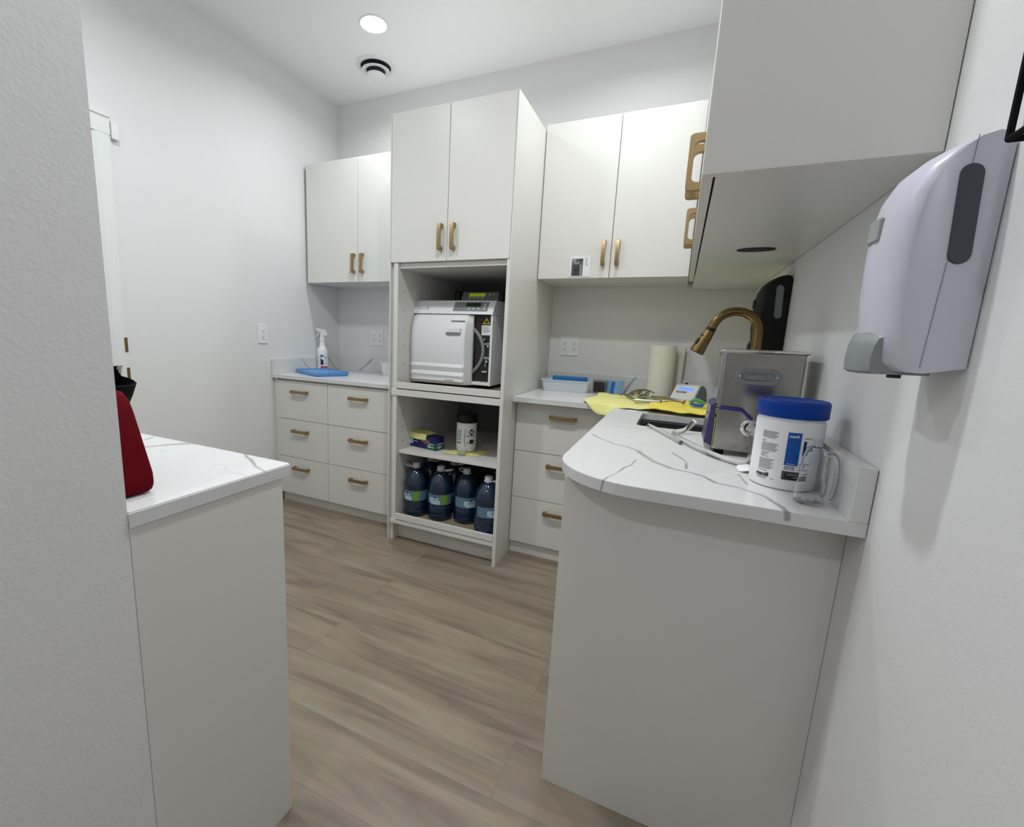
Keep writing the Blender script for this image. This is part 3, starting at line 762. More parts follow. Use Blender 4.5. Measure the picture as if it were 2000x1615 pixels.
b = BM(); box(b, 1.350, -.7062, 1.2225, 1.434, -.70, 1.2355); obj('pull_recess', b, 'autogrey', dr_)
b = BM(); box(b, 1.37, -.6915, 1.300, 1.455, -.682, 1.302); obj('groove', b, 'autogrey', dr_)
b = BM(); box(b, 1.345, -.7035, .9705, 1.405, -.700, .9735); obj('door_logo', b, 'inkgrey', dr_)

t = thing('printer', 'low black device with a lit green display standing on the autoclave', 'printer', (1.43, -.38, 1.416))
b = BM(); prism(b, [(-.46, 1.4165), (-.462, 1.43), (-.43, 1.478), (-.42, 1.481), (-.30, 1.481), (-.29, 1.4165)], lambda p: (1.315, *p), lambda p: (1.552, *p)); obj('housing', b, 'autogrey', t)
obj('end_cap', box(BM(), 1.272, -.47, 1.4168, 1.3145, -.31, 1.482, .012, 3), 'black', t, True)
obj('end_cap', box(BM(), 1.5525, -.465, 1.4168, 1.59, -.31, 1.478, .012, 3), 'black', t, True)
d2 = Vector((0, .032, .048)).normalized(); n2 = Vector((0, -d2.z, d2.y)); base2 = Vector((0, -.462, 1.43))
def on_s2(b, x0, s0, x1, s1, o0, o1):
    vs = []
    for x in (x0, x1):
        for s_ in (s0, s1):
            for o_ in (o0, o1): vs.append(b.verts.new(base2+Vector((x, 0, 0))+d2*s_+n2*o_))
    for f in ((0, 1, 3, 2), (4, 6, 7, 5), (0, 4, 5, 1), (2, 3, 7, 6), (0, 2, 6, 4), (1, 5, 7, 3)): b.faces.new([vs[i] for i in f])
    return b
obj('display', on_s2(BM(), 1.362, .026, 1.464, .049, .0004, .0015), 'lcd_green', t)
b = BM()
for x in (1.362, 1.392, 1.418, 1.444): on_s2(b, x, .013, x+.014, .019, .0004, .0012)
on_s2(b, 1.49, .03, 1.498, .046, .0004, .0012); on_s2(b, 1.512, .036, 1.52, .044, .0004, .0012)
obj('button', b, 'plastic_white', t, kind='stuff')

# foil box and towel on the middle shelf
ZM = .553
t = thing('wrap_box', 'dark blue and green food wrap carton on the middle shelf of the tall cabinet', 'box', (1.215, -.655, ZM), rotz=math.radians(-11))
L_, D_, H_ = .205, .075, .078
obj('carton', box(BM(), -L_/2, -D_/2, 0, L_/2, D_/2, H_, .0012), 'lab_navy', t, local=True)
b = BM(); box(b, .035, -D_/2-.0005, .0, L_/2+.0005, -D_/2-.0001, .042); box(b, L_/2+.0001, -D_/2, 0, L_/2+.0005, D_/2, .034); obj('green_band', b, 'foilgreen', t, local=True)
b = BM(); box(b, -.098, -D_/2-.0008, .018, -.075, -D_/2-.0002, .056); box(b, -.060, -D_/2-.0008, .050, -.012, -D_/2-.0002, .066); box(b, -.008, -D_/2-.0008, .044, .016, -D_/2-.0002, .064)
box(b, -.068, -D_/2-.0008, .034, -.04, -D_/2-.0002, .038); box(b, .040, -D_/2-.0010, .032, .085, -D_/2-.0006, .037); box(b, .042, -D_/2-.0010, .014, .060, -D_/2-.0006, .027); box(b, .060, -D_/2-.0010, .014, .085, -D_/2-.0006, .020)
box(b, L_/2+.0006, -.03, .036, L_/2+.001, .03, .042); box(b, L_/2+.0006, -.025, .012, L_/2+.001, .01, .020); box(b, L_/2+.0006, -.025, .024, L_/2+.001, .02, .027)
obj('white_print', b, 'lab_pale', t, local=True)
b = BM(); lathe(b, [(.028, 0), (.028, .0004)], (0, 0, 0), 20); xform(b, Matrix.Translation((.03, -D_/2-.0007, .045)) @ Matrix.Rotation(PI/2, 4, 'X') @ Matrix.Scale(.55, 4, (0, 1, 0))); obj('picture', b, 'brown', t, local=True)
b = BM(); box(b, -.03, -.012, H_+.0002, .005, .012, H_+.010, .003); obj('tab', b, 'black', t, local=True)

def sheet(pts_fn, nu, nv, thick=.002):
    """a soft sheet with thickness from a height function (u,v in 0..1)"""
    b = BM(); T = []; Bt = []
    for j in range(nv+1):
        r1 = []; r2 = []
        for i in range(nu+1):
            p = Vector(pts_fn(i/nu, j/nv)); r1.append(b.verts.new(p+Vector((0, 0, thick)))); r2.append(b.verts.new(p))
        T.append(r1); Bt.append(r2)
    for j in range(nv):
        for i in range(nu):
            b.faces.new((T[j][i], T[j][i+1], T[j+1][i+1], T[j+1][i])); b.faces.new((Bt[j][i], Bt[j+1][i], Bt[j+1][i+1], Bt[j][i+1]))
    for i in range(nu):
        b.faces.new((T[0][i], Bt[0][i], Bt[0][i+1], T[0][i+1])); b.faces.new((T[nv][i+1], Bt[nv][i+1], Bt[nv][i], T[nv][i]))
    for j in range(nv):
        b.faces.new((T[j][0], T[j+1][0], Bt[j+1][0], Bt[j][0])); b.faces.new((T[j][nu], Bt[j][nu], Bt[j+1][nu], T[j+1][nu]))
    return b
def rot2(x, y, a): return (x*math.cos(a)-y*math.sin(a), x*math.sin(a)+y*math.cos(a))
def f(u, v):
    lx = -.105+.135*u; ly = -.055+.11*v
    over = max(0, -ly-D_/2-.002)
    z = H_+.0015+.004*math.sin(u*9+v*3)*.5+.003-over*1.9
    if over > 0: ly = -D_/2-.003-over*.25
    x, y = rot2(lx, ly, math.radians(-11)); return (1.215+x, -.655+y, ZM+z)
tag(rebase(obj('paper_towel', sheet(f, 16, 12, .004), 'cloth_pale', None, True), (1.19, -.655, ZM+H_)), 'folded pale yellow towel draped over the blue wrap carton', 'towel')

def f(u, v):
    x = 1.365+.20*u+.03*v; y = -.745+.16*v+.05*u
    return (x, y, ZM+.0006+.0012*(1+math.sin(u*7)*math.cos(v*6)))
tag(rebase(obj('paper_towel', sheet(f, 14, 10, .0015), 'cloth_pale', None, True), (1.48, -.66, ZM)), 'flat yellow paper towel under the black lidded tub on the middle shelf', 'towel')

cx_, cy_ = 1.450, -.600
ZT = ZM+.005
t = thing('wipes_tub', 'white printed tub with a black lid on the middle shelf of the tall cabinet', 'tub', (cx_, cy_, ZT))
b = BM(); lathe(b, [(.050, 0), (.056, .004), (.058, .02), (.058, .165), (.055, .170)], (cx_, cy_, ZT), 40); obj('tub_body', b, 'tubwhite', t, True)
b = BM(); lathe(b, [(.061, .1705), (.061, .205), (.057, .216), (.045, .222), (0.0, .223)], (cx_, cy_, ZT), 40, True, False); obj('lid', b, 'black', t, True)
fa = math.degrees(math.atan2(-2.9766-cy_, 2.5321-cx_))
lr = .0583
b = arc(BM(), (cx_, cy_), lr, fa-85, fa+85, ZT+.030, ZT+.155, 24); lb = obj('label', b, 'paper', t)
b = BM()
def dia(b, a0, z0, wdeg, hz, r_):
    for i in range(12):
        q0 = -1+2*i/12; q1 = -1+2*(i+1)/12; vs = []
        for q, sg in ((q0, -1), (q1, -1), (q1, 1), (q0, 1)):
            a = math.radians(a0+wdeg*q); vs.append(b.verts.new((cx_+r_*math.cos(a), cy_+r_*math.sin(a), z0+sg*hz*max(.02, 1-abs(q)))))
        b.faces.new(vs)
dia(b, fa+30, ZT+.118, 24, .020, lr+.0005)
for i in range(9):
    q = -1+2*i/8
    arc(b, (cx_, cy_), lr+.0006, fa-12+6*q*q, fa-9.5+6*q*q, ZT+.085+.045*(q-.125), ZT+.085+.045*(q+.125), 2)
arc(b, (cx_, cy_), lr+.0006, fa-2, fa+56, ZT+.094, ZT+.098, 10)
arc(b, (cx_, cy_), lr+.0006, fa+18, fa+45, ZT+.050, ZT+.074, 6); arc(b, (cx_, cy_), lr+.0006, fa+5, fa+10, ZT+.050, ZT+.060, 3); arc(b, (cx_, cy_), lr+.0006, fa+49, fa+54, ZT+.058, ZT+.070, 3)
arc(b, (cx_, cy_), lr+.0006, fa-62, fa-32, ZT+.050, ZT+.056, 6)
obj('label_print', b, 'ink', lb)
b = BM()
for i in range(7): arc(b, (cx_, cy_), lr+.0006, fa-64, fa-26-(i % 3)*4, ZT+.068+i*.009, ZT+.072+i*.009, 6)
obj('label_text', b, 'inkgrey', lb)
b = BM(); text_shapes('SOER', .0175, lambda x, y: (cx_+(lr+.0011)*math.cos(math.radians(fa+2)+x/lr), cy_+(lr+.0011)*math.sin(math.radians(fa+2)+x/lr), ZT+.112+y), b, .0006); obj('label_lettering', b, 'paper', lb)
t = thing('clear_cup', 'small crumpled clear plastic cup on the yellow towel in front of the black lidded tub', 'cup', (1.46, -.70, ZM+.003))
b = BM(); lathe(b, [(.020, 0), (.024, .002), (.030, .026), (.0315, .029), (.029, .028), (.0205, .004)], (1.472, -.705, ZM+.0045), 24); obj('cup_body', b, 'clear', t, True)

# water jugs
ZJ = .142+.0145
def make_jug():
    t = thing('water_jug', '', 'jug', (0, 0, 0), 'blue water jugs on the bottom shelf')
    p = [(.060, 0), (.068, .004), (.0715, .014), (.0715, .034), (.069, .040), (.0715, .046), (.0715, .085), (.0685, .091), (.0705, .097), (.0705, .160), (.0685, .166), (.0715, .172), (.0715, .186), (.069, .205), (.058, .240), (.040, .268), (.026, .280), (.0205, .284), (.0205, .292)]
    b = BM(); lathe(b, p, (0, 0, 0), 36); obj('jug_body', b, 'jug', t, True, local=True, ang=60)
    b = BM(); lathe(b, [(.0215, .2925), (.0215, .311), (.0195, .3135), (0, .3137)], (0, 0, 0), 24, True, False); obj('cap', b, 'jugcap', t, True, local=True)
    b = BM(); tube(b, [(.022*math.cos(2*PI*i/24), .022*math.sin(2*PI*i/24), .288) for i in range(24)], .0032, 6, True)
    obj('neck_ring', b, 'jughandle', t, True, local=True)
    b = BM(); tube(b, smooth_path([(.022, .006, .288), (.045, .014, .291), (.066, .010, .296), (.070, 0, .297), (.066, -.010, .296), (.045, -.014, .291), (.022, -.006, .288)], 3), .0032, 6)
    obj('carry_handle', b, 'jughandle', t, True, local=True)
    b = arc(BM(), (0, 0), .0709, -200, 20, .099, .158, 40); lb = obj('label', b, 'lab_blue', t, local=True)
    b = BM(); arc(b, (0, 0), .0713, -140, -92, .101, .124, 10); arc(b, (0, 0), .0713, -150, -100, .110, .140, 10)
    obj('label_wave', b, 'lab_pale', lb, local=True)
    b = BM(); arc(b, (0, 0), .0716, -122, -112, .138, .147, 4); arc(b, (0, 0), .0716, -130, -104, .126, .129, 6); obj('label_emblem', b, 'lab_navy', lb, local=True)
    return t, lb
jug, jl = make_jug()
b = arc(BM(), (0, 0), .0716, -84, -56, .100, .157, 6); obj('label_flash', b, 'lab_green', jl, local=True)
JR = [((1.188, -.722), 'blue water jug with green label flash, leftmost on the bottom shelf', -8, 190),
      ((1.344, -.706), 'blue water jug with green label flash, second from left on the bottom shelf', 10, 15),
      ((1.497, -.672), 'blue water jug with a blue grey label, third from left on the bottom shelf', 55, 150),
      ((1.660, -.745), 'blue water jug with a blue grey label, rightmost and nearest on the bottom shelf', 62, 10),
      ((1.19, -.55), 'blue water jug in the back row, behind the leftmost jug', 20, 0),
      ((1.352, -.545), 'blue water jug in the back row, behind the second jug from the left', 30, 0),
      ((1.66, -.58), 'blue water jug in the back row, behind the rightmost jug', 40, 0)]
for i, ((x, y), lb_, rz, fl) in enumerate(JR):
    o = jug if i == 0 else dup(jug, (0, 0, 0), lb_)
    o.location = (x, y, ZJ); o['label'] = lb_; o.rotation_euler = (0, 0, math.radians(rz+20))
    for ch in o.children:
        if ch.name.split('.')[0] == 'carry_handle': ch.rotation_euler = (0, 0, math.radians(fl-rz-20))

# ------------------------------------------------------------------ right worktop, far part
t = thing('instrument_tray', 'white rectangular instrument tray holding a blue item, beside the tall cabinet', 'tray', (1.93, -.20, ZC))
def tray2(x0, y0, x1, y1, h_, fl):
    b = BM()
    a = rrect(x0-fl, y0-fl, x1+fl, y1+fl, .02); c = rrect(x0, y0, x1, y1, .018); ci = rrect(x0+.003, y0+.003, x1-.003, y1-.003, .016); ai = rrect(x0-fl+.004, y0-fl+.004, x1+fl-.004, y1+fl-.004, .018); lip = rrect(x0-fl-.006, y0-fl-.006, x1+fl+.006, y1+fl+.006, .022)
    z = ZC
    rings(b, [[(x, y, z+.0005) for x, y in c], [(x, y, z+h_-.004) for x, y in a], [(x, y, z+h_-.004) for x, y in lip], [(x, y, z+h_) for x, y in lip], [(x, y, z+h_) for x, y in ai], [(x, y, z+.004) for x, y in ci]])
    return b
o = obj('tray_shell', tray2(-.130, -.06, .130, .06, .068, .012), 'traywh', None, True)
o.data.transform(Matrix.Translation((0, 0, -ZC))); o.parent = t; t.location = (1.925, -.205, ZC); t.rotation_euler = (0, 0, math.radians(8))
t = thing('instrument_pouch', 'bright blue wrapped item standing in the white instrument tray', 'pouch', (1.93, -.18, ZC+.005), rotz=math.radians(8))
b = BM(); box(b, -.105, -.012, 0, .105, .012, .083, .006, 3); xform(b, Matrix.Translation((.01, 0, 0))); obj('pouch_body', b, 'blueitem', t, True, local=True)
t = thing('open_box', 'small dark open box beside the white instrument tray', 'box', (2.115, -.15, ZC), rotz=math.radians(5))
b = BM(); rings(b, [[(x, y, .0005) for x, y in rrect(-.036, -.03, .036, .03, .004)], [(x, y, .072) for x, y in rrect(-.038, -.032, .038, .032, .004)], [(x, y, .072) for x, y in rrect(-.034, -.028, .034, .028, .004)], [(x, y, .01) for x, y in rrect(-.033, -.027, .033, .027, .004)]]); obj('box_shell', b, 'plastic_grey', t, local=True)
obj('front_face', box(BM(), -.031, -.0335, .008, .031, -.0321, .066), 'autodark', t, local=True)
t = thing('card_packet', 'bent pale and deep blue card leaning behind the yellow cloth', 'packet', (2.20, -.12, ZC), rotz=math.radians(-6))
b = BM()
def cardpt(u, v): return (-.052+.104*u, -.030+.030*v-.022*math.cos((u-.5)*PI), .001+.072*v+.010*abs(u-.5))
T0 = []
for j in range(5):
    T0.append([cardpt(i/12, j/4) for i in range(13)])
for dy in (0,):
    V = [[b.verts.new(p) for p in r] for r in T0]; V2 = [[b.verts.new((p[0], p[1]+.004, p[2]+.001)) for p in r] for r in T0]
    for j in range(4):
        for i in range(12):
            b.faces.new((V[j][i], V[j][i+1], V[j+1][i+1], V[j+1][i])); b.faces.new((V2[j][i], V2[j+1][i], V2[j+1][i+1], V2[j][i+1]))
    for i in range(12): b.faces.new((V[4][i], V[4][i+1], V2[4][i+1], V2[4][i])); b.faces.new((V[0][i], V2[0][i], V2[0][i+1], V[0][i+1]))
    for j in range(4): b.faces.new((V[j][0], V[j+1][0], V2[j+1][0], V2[j][0])); b.faces.new((V[j][12], V2[j][12], V2[j+1][12], V[j+1][12]))
obj('card', b, 'paleblue', t, True, local=True)
b = BM()
q = [[b.verts.new(Vector(cardpt(.36+.22*i/4, .02+.96*j/4))+Vector((0, -.0008, 0))) for i in range(5)] for j in range(5)]
for j in range(4):
    for i in range(4): b.faces.new((q[j][i], q[j][i+1], q[j+1][i+1], q[j+1][i]))
obj('card_stripe', b, 'lab_royal', t, local=True)

t = thing('paper_towel_roll', 'upright cream paper towel roll against the back wall behind the yellow cloth', 'towel roll', (2.445, -.115, ZC))
b = BM(); lathe(b, [(.020, 0), (.070, 0), (.071, .003), (.071, .292), (.069, .295), (.020, .295), (.019, .29), (.019, .005)], (2.445, -.115, ZC), 48, False, False); obj('towel_sheets', b, 'towelroll', t, True)
b = BM(); lathe(b, [(.0195, .002), (.0195, .294), (.0175, .294), (.0175, .002)], (2.445, -.115, ZC), 24, False, False); obj('core', b, 'tan', t, True)
b = BM(); prism(b, [(2.500, .0005), (2.553, .0005), (2.560, .288), (2.500, .292)], lambda p: (p[0], -.052, ZC+p[1]), lambda p: (p[0]+.004, -.026, ZC+p[1]))
tag(rebase(obj('paper_packet', b, 'towelroll'), (2.53, -.04, ZC)), 'upright off white packet half hidden behind the paper towel roll', 'packet')

t = thing('incubator', 'small ivory device with a lit blue display behind the instruments', 'device', (2.615, -.20, ZC))
inc = t
prof = [(-.283, .001), (-.282, .020), (-.276, .030), (-.222, .086), (-.208, .092), (-.180, .092), (-.150, .078), (-.13, .05), (-.118, .001)]
b = BM(); prism(b, prof, lambda p: (2.545, p[0], ZC+p[1]), lambda p: (2.665, p[0], ZC+p[1])); obj('housing', b, 'ivory', t)
b = BM(); prism(b, [(y+.0, z) for y, z in prof], lambda p: (2.6655, p[0], ZC+p[1]), lambda p: (2.672, p[0]*1.0, ZC+p[1]*.97)); obj('side_cover', b, 'plastic_grey', t)
d3 = Vector((0, .054, .056)).normalized()   # sloping face between (-.268,.035) and (-.225,.090)
n3_ = Vector((0, -d3.z, d3.y)); base3 = Vector((0, -.276, ZC+.030))
def on_s3(b, x0, s0, x1, s1, o0, o1):
    vs = []
    for x in (x0, x1):
        for s_ in (s0, s1):
            for o_ in (o0, o1): vs.append(b.verts.new(base3+Vector((x, 0, 0))+d3*s_+n3_*o_))
    for f_ in ((0, 1, 3, 2), (4, 6, 7, 5), (0, 4, 5, 1), (2, 3, 7, 6), (0, 2, 6, 4), (1, 5, 7, 3)): b.faces.new([vs[i] for i in f_])
    return b
obj('bezel', on_s3(BM(), 2.553, .012, 2.657, .072, -.004, .0015), 'ivory', t)
obj('display', on_s3(BM(), 2.566, .046, 2.646, .064, .0016, .0025), 'lcd_blue', t)
obj('keypad', on_s3(BM(), 2.560, .024, 2.618, .038, .0016, .0022), 'plastic_grey', t)
b = BM(); cyl(b, (2.585, -.19, ZC+.0925), (2.585, -.19, ZC+.100), .006, 12); obj('knob', b, 'black', t, True)

inc.rotation_euler = (0, 0, math.radians(-24)); inc.location = (2.608, -.235, ZC)
# yellow towels
def f(u, v):
    x = 2.120+.330*u+.015*v-.012*math.sin(v*7); y = -.770+.505*v+.012*math.sin(u*6)*(1-v)
    if u < .3: y = y+(1-v)*(.10*(1-u/.3)**2)
    z = ZC+.001+.0035*(1+math.sin(u*8+v*4)*math.cos(v*9))+.002*(1+math.sin(u*21-v*13))
    over = max(0, -.703-y)
    if over > 0 and x < 2.30:
        k = min(1, (2.30-x)/.05)
        z = z-over*.95*k; y = y+over*.55*k-.004*k
    return (x, y, z)
o = tag(rebase(obj('paper_towel', sheet(f, 26, 30, .0035), 'cloth_pale', None, True), (2.28, -.5, ZC)), 'pale yellow towel hanging over the front edge of the right worktop', 'towel')
def f(u, v):
    x = 2.43+.30*u-.01*v; y = -.835+.44*v+.012*math.sin(u*9)*(1-v)
    z = ZC+.0125+.004*(1+math.sin(u*11+v*5)*math.cos(v*7+u*3))+.0015*math.sin(u*25+v*9)
    return (x, y, z)
tag(rebase(obj('paper_towel', sheet(f, 26, 24, .003), 'cloth_deep', None, True), (2.58, -.6, ZC)), 'deep yellow towel behind the sink with the blue and green tools', 'towel')

# hand instruments, a small pile
ZI = ZC+.0175
INST = [  # (points, radius, tip radius, label)
    ([(2.352, -.575, .011), (2.405, -.570, .011), (2.470, -.562, .011)], .0095, 'thick bright steel rod with a hollow end in front of the instrument pile'),
    ([(2.262, -.395, .012), (2.30, -.42, .020), (2.35, -.45, .022), (2.40, -.44, .016)], .0042, 'slim steel instrument on the left side of the pile'),
    ([(2.275, -.36, .012), (2.33, -.40, .022), (2.385, -.42, .030), (2.41, -.40, .038)], .0046, 'steel instrument sticking up out of the pile'),
    ([(2.30, -.47, .024), (2.34, -.44, .038), (2.39, -.40, .042), (2.43, -.38, .032)], .0044, 'steel instrument lying across the middle of the pile'),
    ([(2.42, -.40, .016), (2.48, -.43, .018), (2.54, -.47, .015), (2.575, -.49, .012)], .0055, 'dark steel scaler handle lying to the right of the pile'),
    ([(2.38, -.46, .018), (2.43, -.48, .016), (2.48, -.51, .013), (2.525, -.51, .012)], .0036, 'thin bent probe below the dark scaler handle'),
    ([(2.29, -.43, .016), (2.325, -.47, .012), (2.345, -.52, .012), (2.352, -.545, .012)], .0040, 'steel instrument pointing from the pile to the thick rod'),
]
for pts, r_, lb_ in INST:
    P = smooth_path([(x, y, ZC+z*1.25+.008) for x, y, z in pts], 5); r_ = r_*1.35 if r_ < .009 else r_
    n_ = len(P)
    rr_ = [r_*(.55+.45*math.sin(PI*min(1, max(0, (i/(n_-1))*1.15+.05)))) if r_ < .009 else r_ for i in range(n_)]
    t = thing('dental_instrument', lb_, 'instrument', P[n_//2], 'steel hand instruments on the yellow towel')
    b = BM(); tube(b, P, rr_, 10); obj('instrument_shaft', b, 'steelmat' if r_ > .009 else 'chrome' if r_ < .0045 else 'steel', t, True)
    b = BM(); dd = (P[-1]-P[-2]).normalized(); cyl(b, P[-1]+dd*.0002, P[-1]+dd*.006, rr_[-1]*.75, 10); obj('instrument_tip', b, 'ink' if r_ > .009 else 'steel', t, True)
t = thing('steel_dish', 'small round crumpled steel cup in the middle of the instrument pile', 'cup', (2.375, -.34, ZC+.012))
b = BM(); lathe(b, [(.026, 0), (.03, .004), (.034, .026), (.035, .030), (.033, .030), (.027, .006)], (2.375, -.335, ZC+.0125), 24); obj('dish_body', b, 'steel', t, True)
# plastic tools
ZQ = ZC+.0260
t = thing('plastic_clip', 'green plastic clip on the deep yellow towel beside the steel tank', 'clip', (2.63, -.60, ZQ))
b = BM(); box(b, 2.600, -.61, ZQ, 2.642, -.585, ZQ+.010, .003); tube(b, smooth_path([(2.600, -.60, ZQ+.010), (2.618, -.598, ZQ+.024), (2.640, -.598, ZQ+.022), (2.665, -.60, ZQ+.008)], 4), .009, 8); obj('clip_body', b, 'green', t, True)
t = thing('plastic_clip', 'blue plastic clip in front of the green clip on the deep yellow towel', 'clip', (2.63, -.65, ZQ))
b = BM(); box(b, 2.612, -.665, ZQ, 2.655, -.64, ZQ+.013, .003); box(b, 2.600, -.648, ZQ+.004, 2.616, -.634, ZQ+.012, .002); obj('clip_body', b, 'blueplastic', t, True)
t = thing('rubber_tip', 'small brown rubber tip left of the blue clip', 'tip', (2.575, -.61, ZQ))
b = BM(); tube(b, [(2.570, -.62, ZQ+.005), (2.576, -.612, ZQ+.012), (2.579, -.606, ZQ+.020)], [.005, .0055, .003], 8); obj('tip_body', b, 'brown', t, True)
b = BM(); box(b, 2.345, -.842, ZC+.0005, 2.388, -.815, ZC+.004, .001)
tag(rebase(obj('paper_slip', b, 'paper'), (2.365, -.83, ZC)), 'small white paper slip at the corner of the sink', 'paper')

# ------------------------------------------------------------------ steel ultrasonic tank
t = thing('ultrasonic_tank', 'brushed steel ultrasonic cleaning tank with grey grip and drain valve beside the sink', 'tank', (2.74, -1.44, ZC))
TX0, TX1, TY0, TY1 = 2.644, 2.833, -1.531, -1.362
TZ0, TZ1 = ZC+.016, 1.203
for x in (TX0+.018, TX1-.018):
    for y in (TY0+.018, TY1-.018): obj('foot', cyl(BM(), (x, y, ZC), (x, y, TZ0), .013, 14), 'blackmat', t)
b = BM(); o1 = rrect(TX0, TY0, TX1, TY1, .008, 3); i1 = rrect(TX0+.006, TY0+.006, TX1-.006, TY1-.006, .008, 3)
rings(b, [[(x, y, TZ0) for x, y in o1], [(x, y, TZ1) for x, y in o1], [(x, y, TZ1) for x, y in i1], [(x, y, TZ1-.14) for x, y in i1]])
obj('tank_body', b, 'steel', t, True)
b = BM(); o1 = rrect(TX0-.008, TY0-.008, TX1+.008, TY1+.008, .012, 3); o2 = rrect(TX0-.001, TY0-.001, TX1+.001, TY1+.001, .01, 3); i1 = rrect(TX0+.007, TY0+.007, TX1-.007, TY1-.007, .01, 3)
rings(b, [[(x, y, TZ1-.002) for x, y in o2], [(x, y, TZ1+.002) for x, y in o1], [(x, y, TZ1+.006) for x, y in o1], [(x, y, TZ1+.008) for x, y in o2], [(x, y, TZ1+.003) for x, y in i1]], False, False)
obj('rim', b, 'chrome', t, True)
# grip on the front
gx, gz = 2.730, 1.140
b = BM()
def stad(w2, r_, n=8):
    out = []
    for i in range(n+1): a = -PI/2+PI*i/n; out.append((w2+r_*math.cos(a), r_*math.sin(a)))
    for i in range(n+1): a = PI/2+PI*i/n; out.append((-w2+r_*math.cos(a), r_*math.sin(a)))
    return out
S1 = stad(.032, .022); S2 = stad(.031, .0205); S3 = stad(.028, .0115); S4 = stad(.027, .011)
rings(b, [[(gx+x, TY0-.0003, gz+z) for x, z in S1], [(gx+x, TY0-.006, gz+z) for x, z in S2], [(gx+x, TY0-.006, gz+z) for x, z in S3], [(gx+x, TY0-.0008, gz+z) for x, z in S4]], True, False)
gp = obj('grip_frame', b, 'plastic_grey', t, True)
b = BM(); rings(b, [[(gx+x, TY0-.0006, gz+z) for x, z in stad(.028, .0118)], [(gx+x, TY0-.0012, gz+z) for x, z in stad(.028, .0118)]]); obj('grip_recess', b, 'autogrey', gp)
b = BM(); box(b, gx-.027, TY0-.0045, gz-.010, gx+.018, TY0-.0013, gz+.004, .0015); obj('grip_bar', b, 'plastic_grey', gp)
b = BM()
for dx in (-.043, .043): cyl(b, (gx+dx, TY0-.0062, gz), (gx+dx, TY0-.0072, gz), .0028, 10)
obj('screw', b, 'chrome', gp)
# drain valve
vx_, vz_ = 2.728, 1.000
b = BM(); tube(b, [(vx_+.019*math.cos(2*PI*i/28), TY0-.006, vz_+.019*math.sin(2*PI*i/28)) for i in range(28)], .0055, 10, True); lathe_b = b; obj('valve_flange', b, 'chrome', t, True)
b = BM(); cyl(b, (vx_, TY0-.001, vz_), (vx_, TY0-.036, vz_), .0125, 18); cyl(b, (vx_, TY0-.022, vz_), (vx_, TY0-.022, vz_+.024), .0075, 14); cyl(b, (vx_, TY0-.0365, vz_), (vx_, TY0-.05, vz_), .0095, 6); obj('valve_body', b, 'chrome', t, True)
b = BM(); tube(b, smooth_path([(vx_, TY0-.022, vz_+.027), (vx_-.010, TY0-.022, vz_+.032), (vx_-.024, TY0-.022, vz_+.046), (vx_-.038, TY0-.022, vz_+.048), (vx_-.082, TY0-.022, vz_+.050)], 4), .0040, 10); obj('valve_lever', b, 'leverblue', t, True)
# control wedge on the left side
b = BM(); prism(b, [(TX0-.001, TZ0+.004), (TX0-.022, TZ0+.012), (TX0-.014, 1.052), (TX0-.001, 1.060)], lambda p: (p[0], TY1-.008, p[1]), lambda p: (p[0], TY0+.020, p[1])); cb = obj('control_box', b, 'purple', t)
b = BM()
for z0, z1, y0, y1 in ((1.040, 1.043, .03, .13), (1.030, 1.033, .03, .13), (1.008, 1.020, .042, .054), (1.004, 1.016, .074, .086), (1.0, 1.010, .105, .115)):
    k = lambda z: TX0-.0225+(z-TZ0-.012)/(1.052-TZ0-.012)*.008
    prism(b, [(k(z0), z0), (k(z0)-.0006, z0), (k(z1)-.0006, z1), (k(z1), z1)], lambda p, y0=y0: (p[0], TY0+y0, p[1]), lambda p, y1=y1: (p[0], TY0+y1, p[1]))
obj('panel_print', b, 'lab_pale', cb)
b = BM()
for z0, z1 in ((.940, 1.018), (1.028, 1.044), (1.05, 1.054), (1.058, 1.064)): box(b, TX0-.0012, TY0+.004, z0, TX0-.0004, TY0+.016, z1)
obj('yellow_strip', b, 'yellowgreen', t)

# clear drain hose
hp = smooth_path([(vx_, TY0-.052, vz_-.006), (vx_+.002, TY0-.062, .975), (2.733, -1.605, .945), (2.715, -1.640, .924), (2.675, -1.625, ZC+.0085), (2.622, -1.540, ZC+.0085), (2.570, -1.420, ZC+.0085), (2.545, -1.335, ZC+.0085), (2.550, -1.285, ZC+.0085), (2.578, -1.255, .928), (2.598, -1.235, .950), (2.604, -1.228, .958)], 5)
t = thing('drain_hose', 'clear plastic hose curling from the tank valve across the worktop', 'hose', (2.60, -1.45, ZC))
b = BM(); tube(b, hp, .0085, 14); obj('hose_tube', b, 'clearhose', t, True)
hp = smooth_path([(2.455, -1.200, ZC+.0075), (2.487, -1.262, ZC+.0075), (2.530, -1.365, ZC+.0075), (2.565, -1.46, ZC+.0075)], 6)
t = thing('spare_hose', 'short straight clear hose lying in front of the sink', 'hose', (2.5, -1.3, ZC))
b = BM(); tube(b, hp, .0070, 12); obj('hose_tube', b, 'clearhose', t, True)
def f(u, v):
    a = 2*PI*u
    return (2.722+(.006+.022*v)*math.cos(a)*1.1, -1.690+(.006+.022*v)*math.sin(a), ZC+.001+.012*(1-v)*(1+.4*math.sin(5*a))+.004*v*(1+math.sin(3*a)))
tag(rebase(obj('tissue', sheet(f, 24, 4, .0015), 'paper', None, True), (2.722, -1.69, ZC)), 'crumpled white tissue beside the big blue lidded tub', 'tissue')

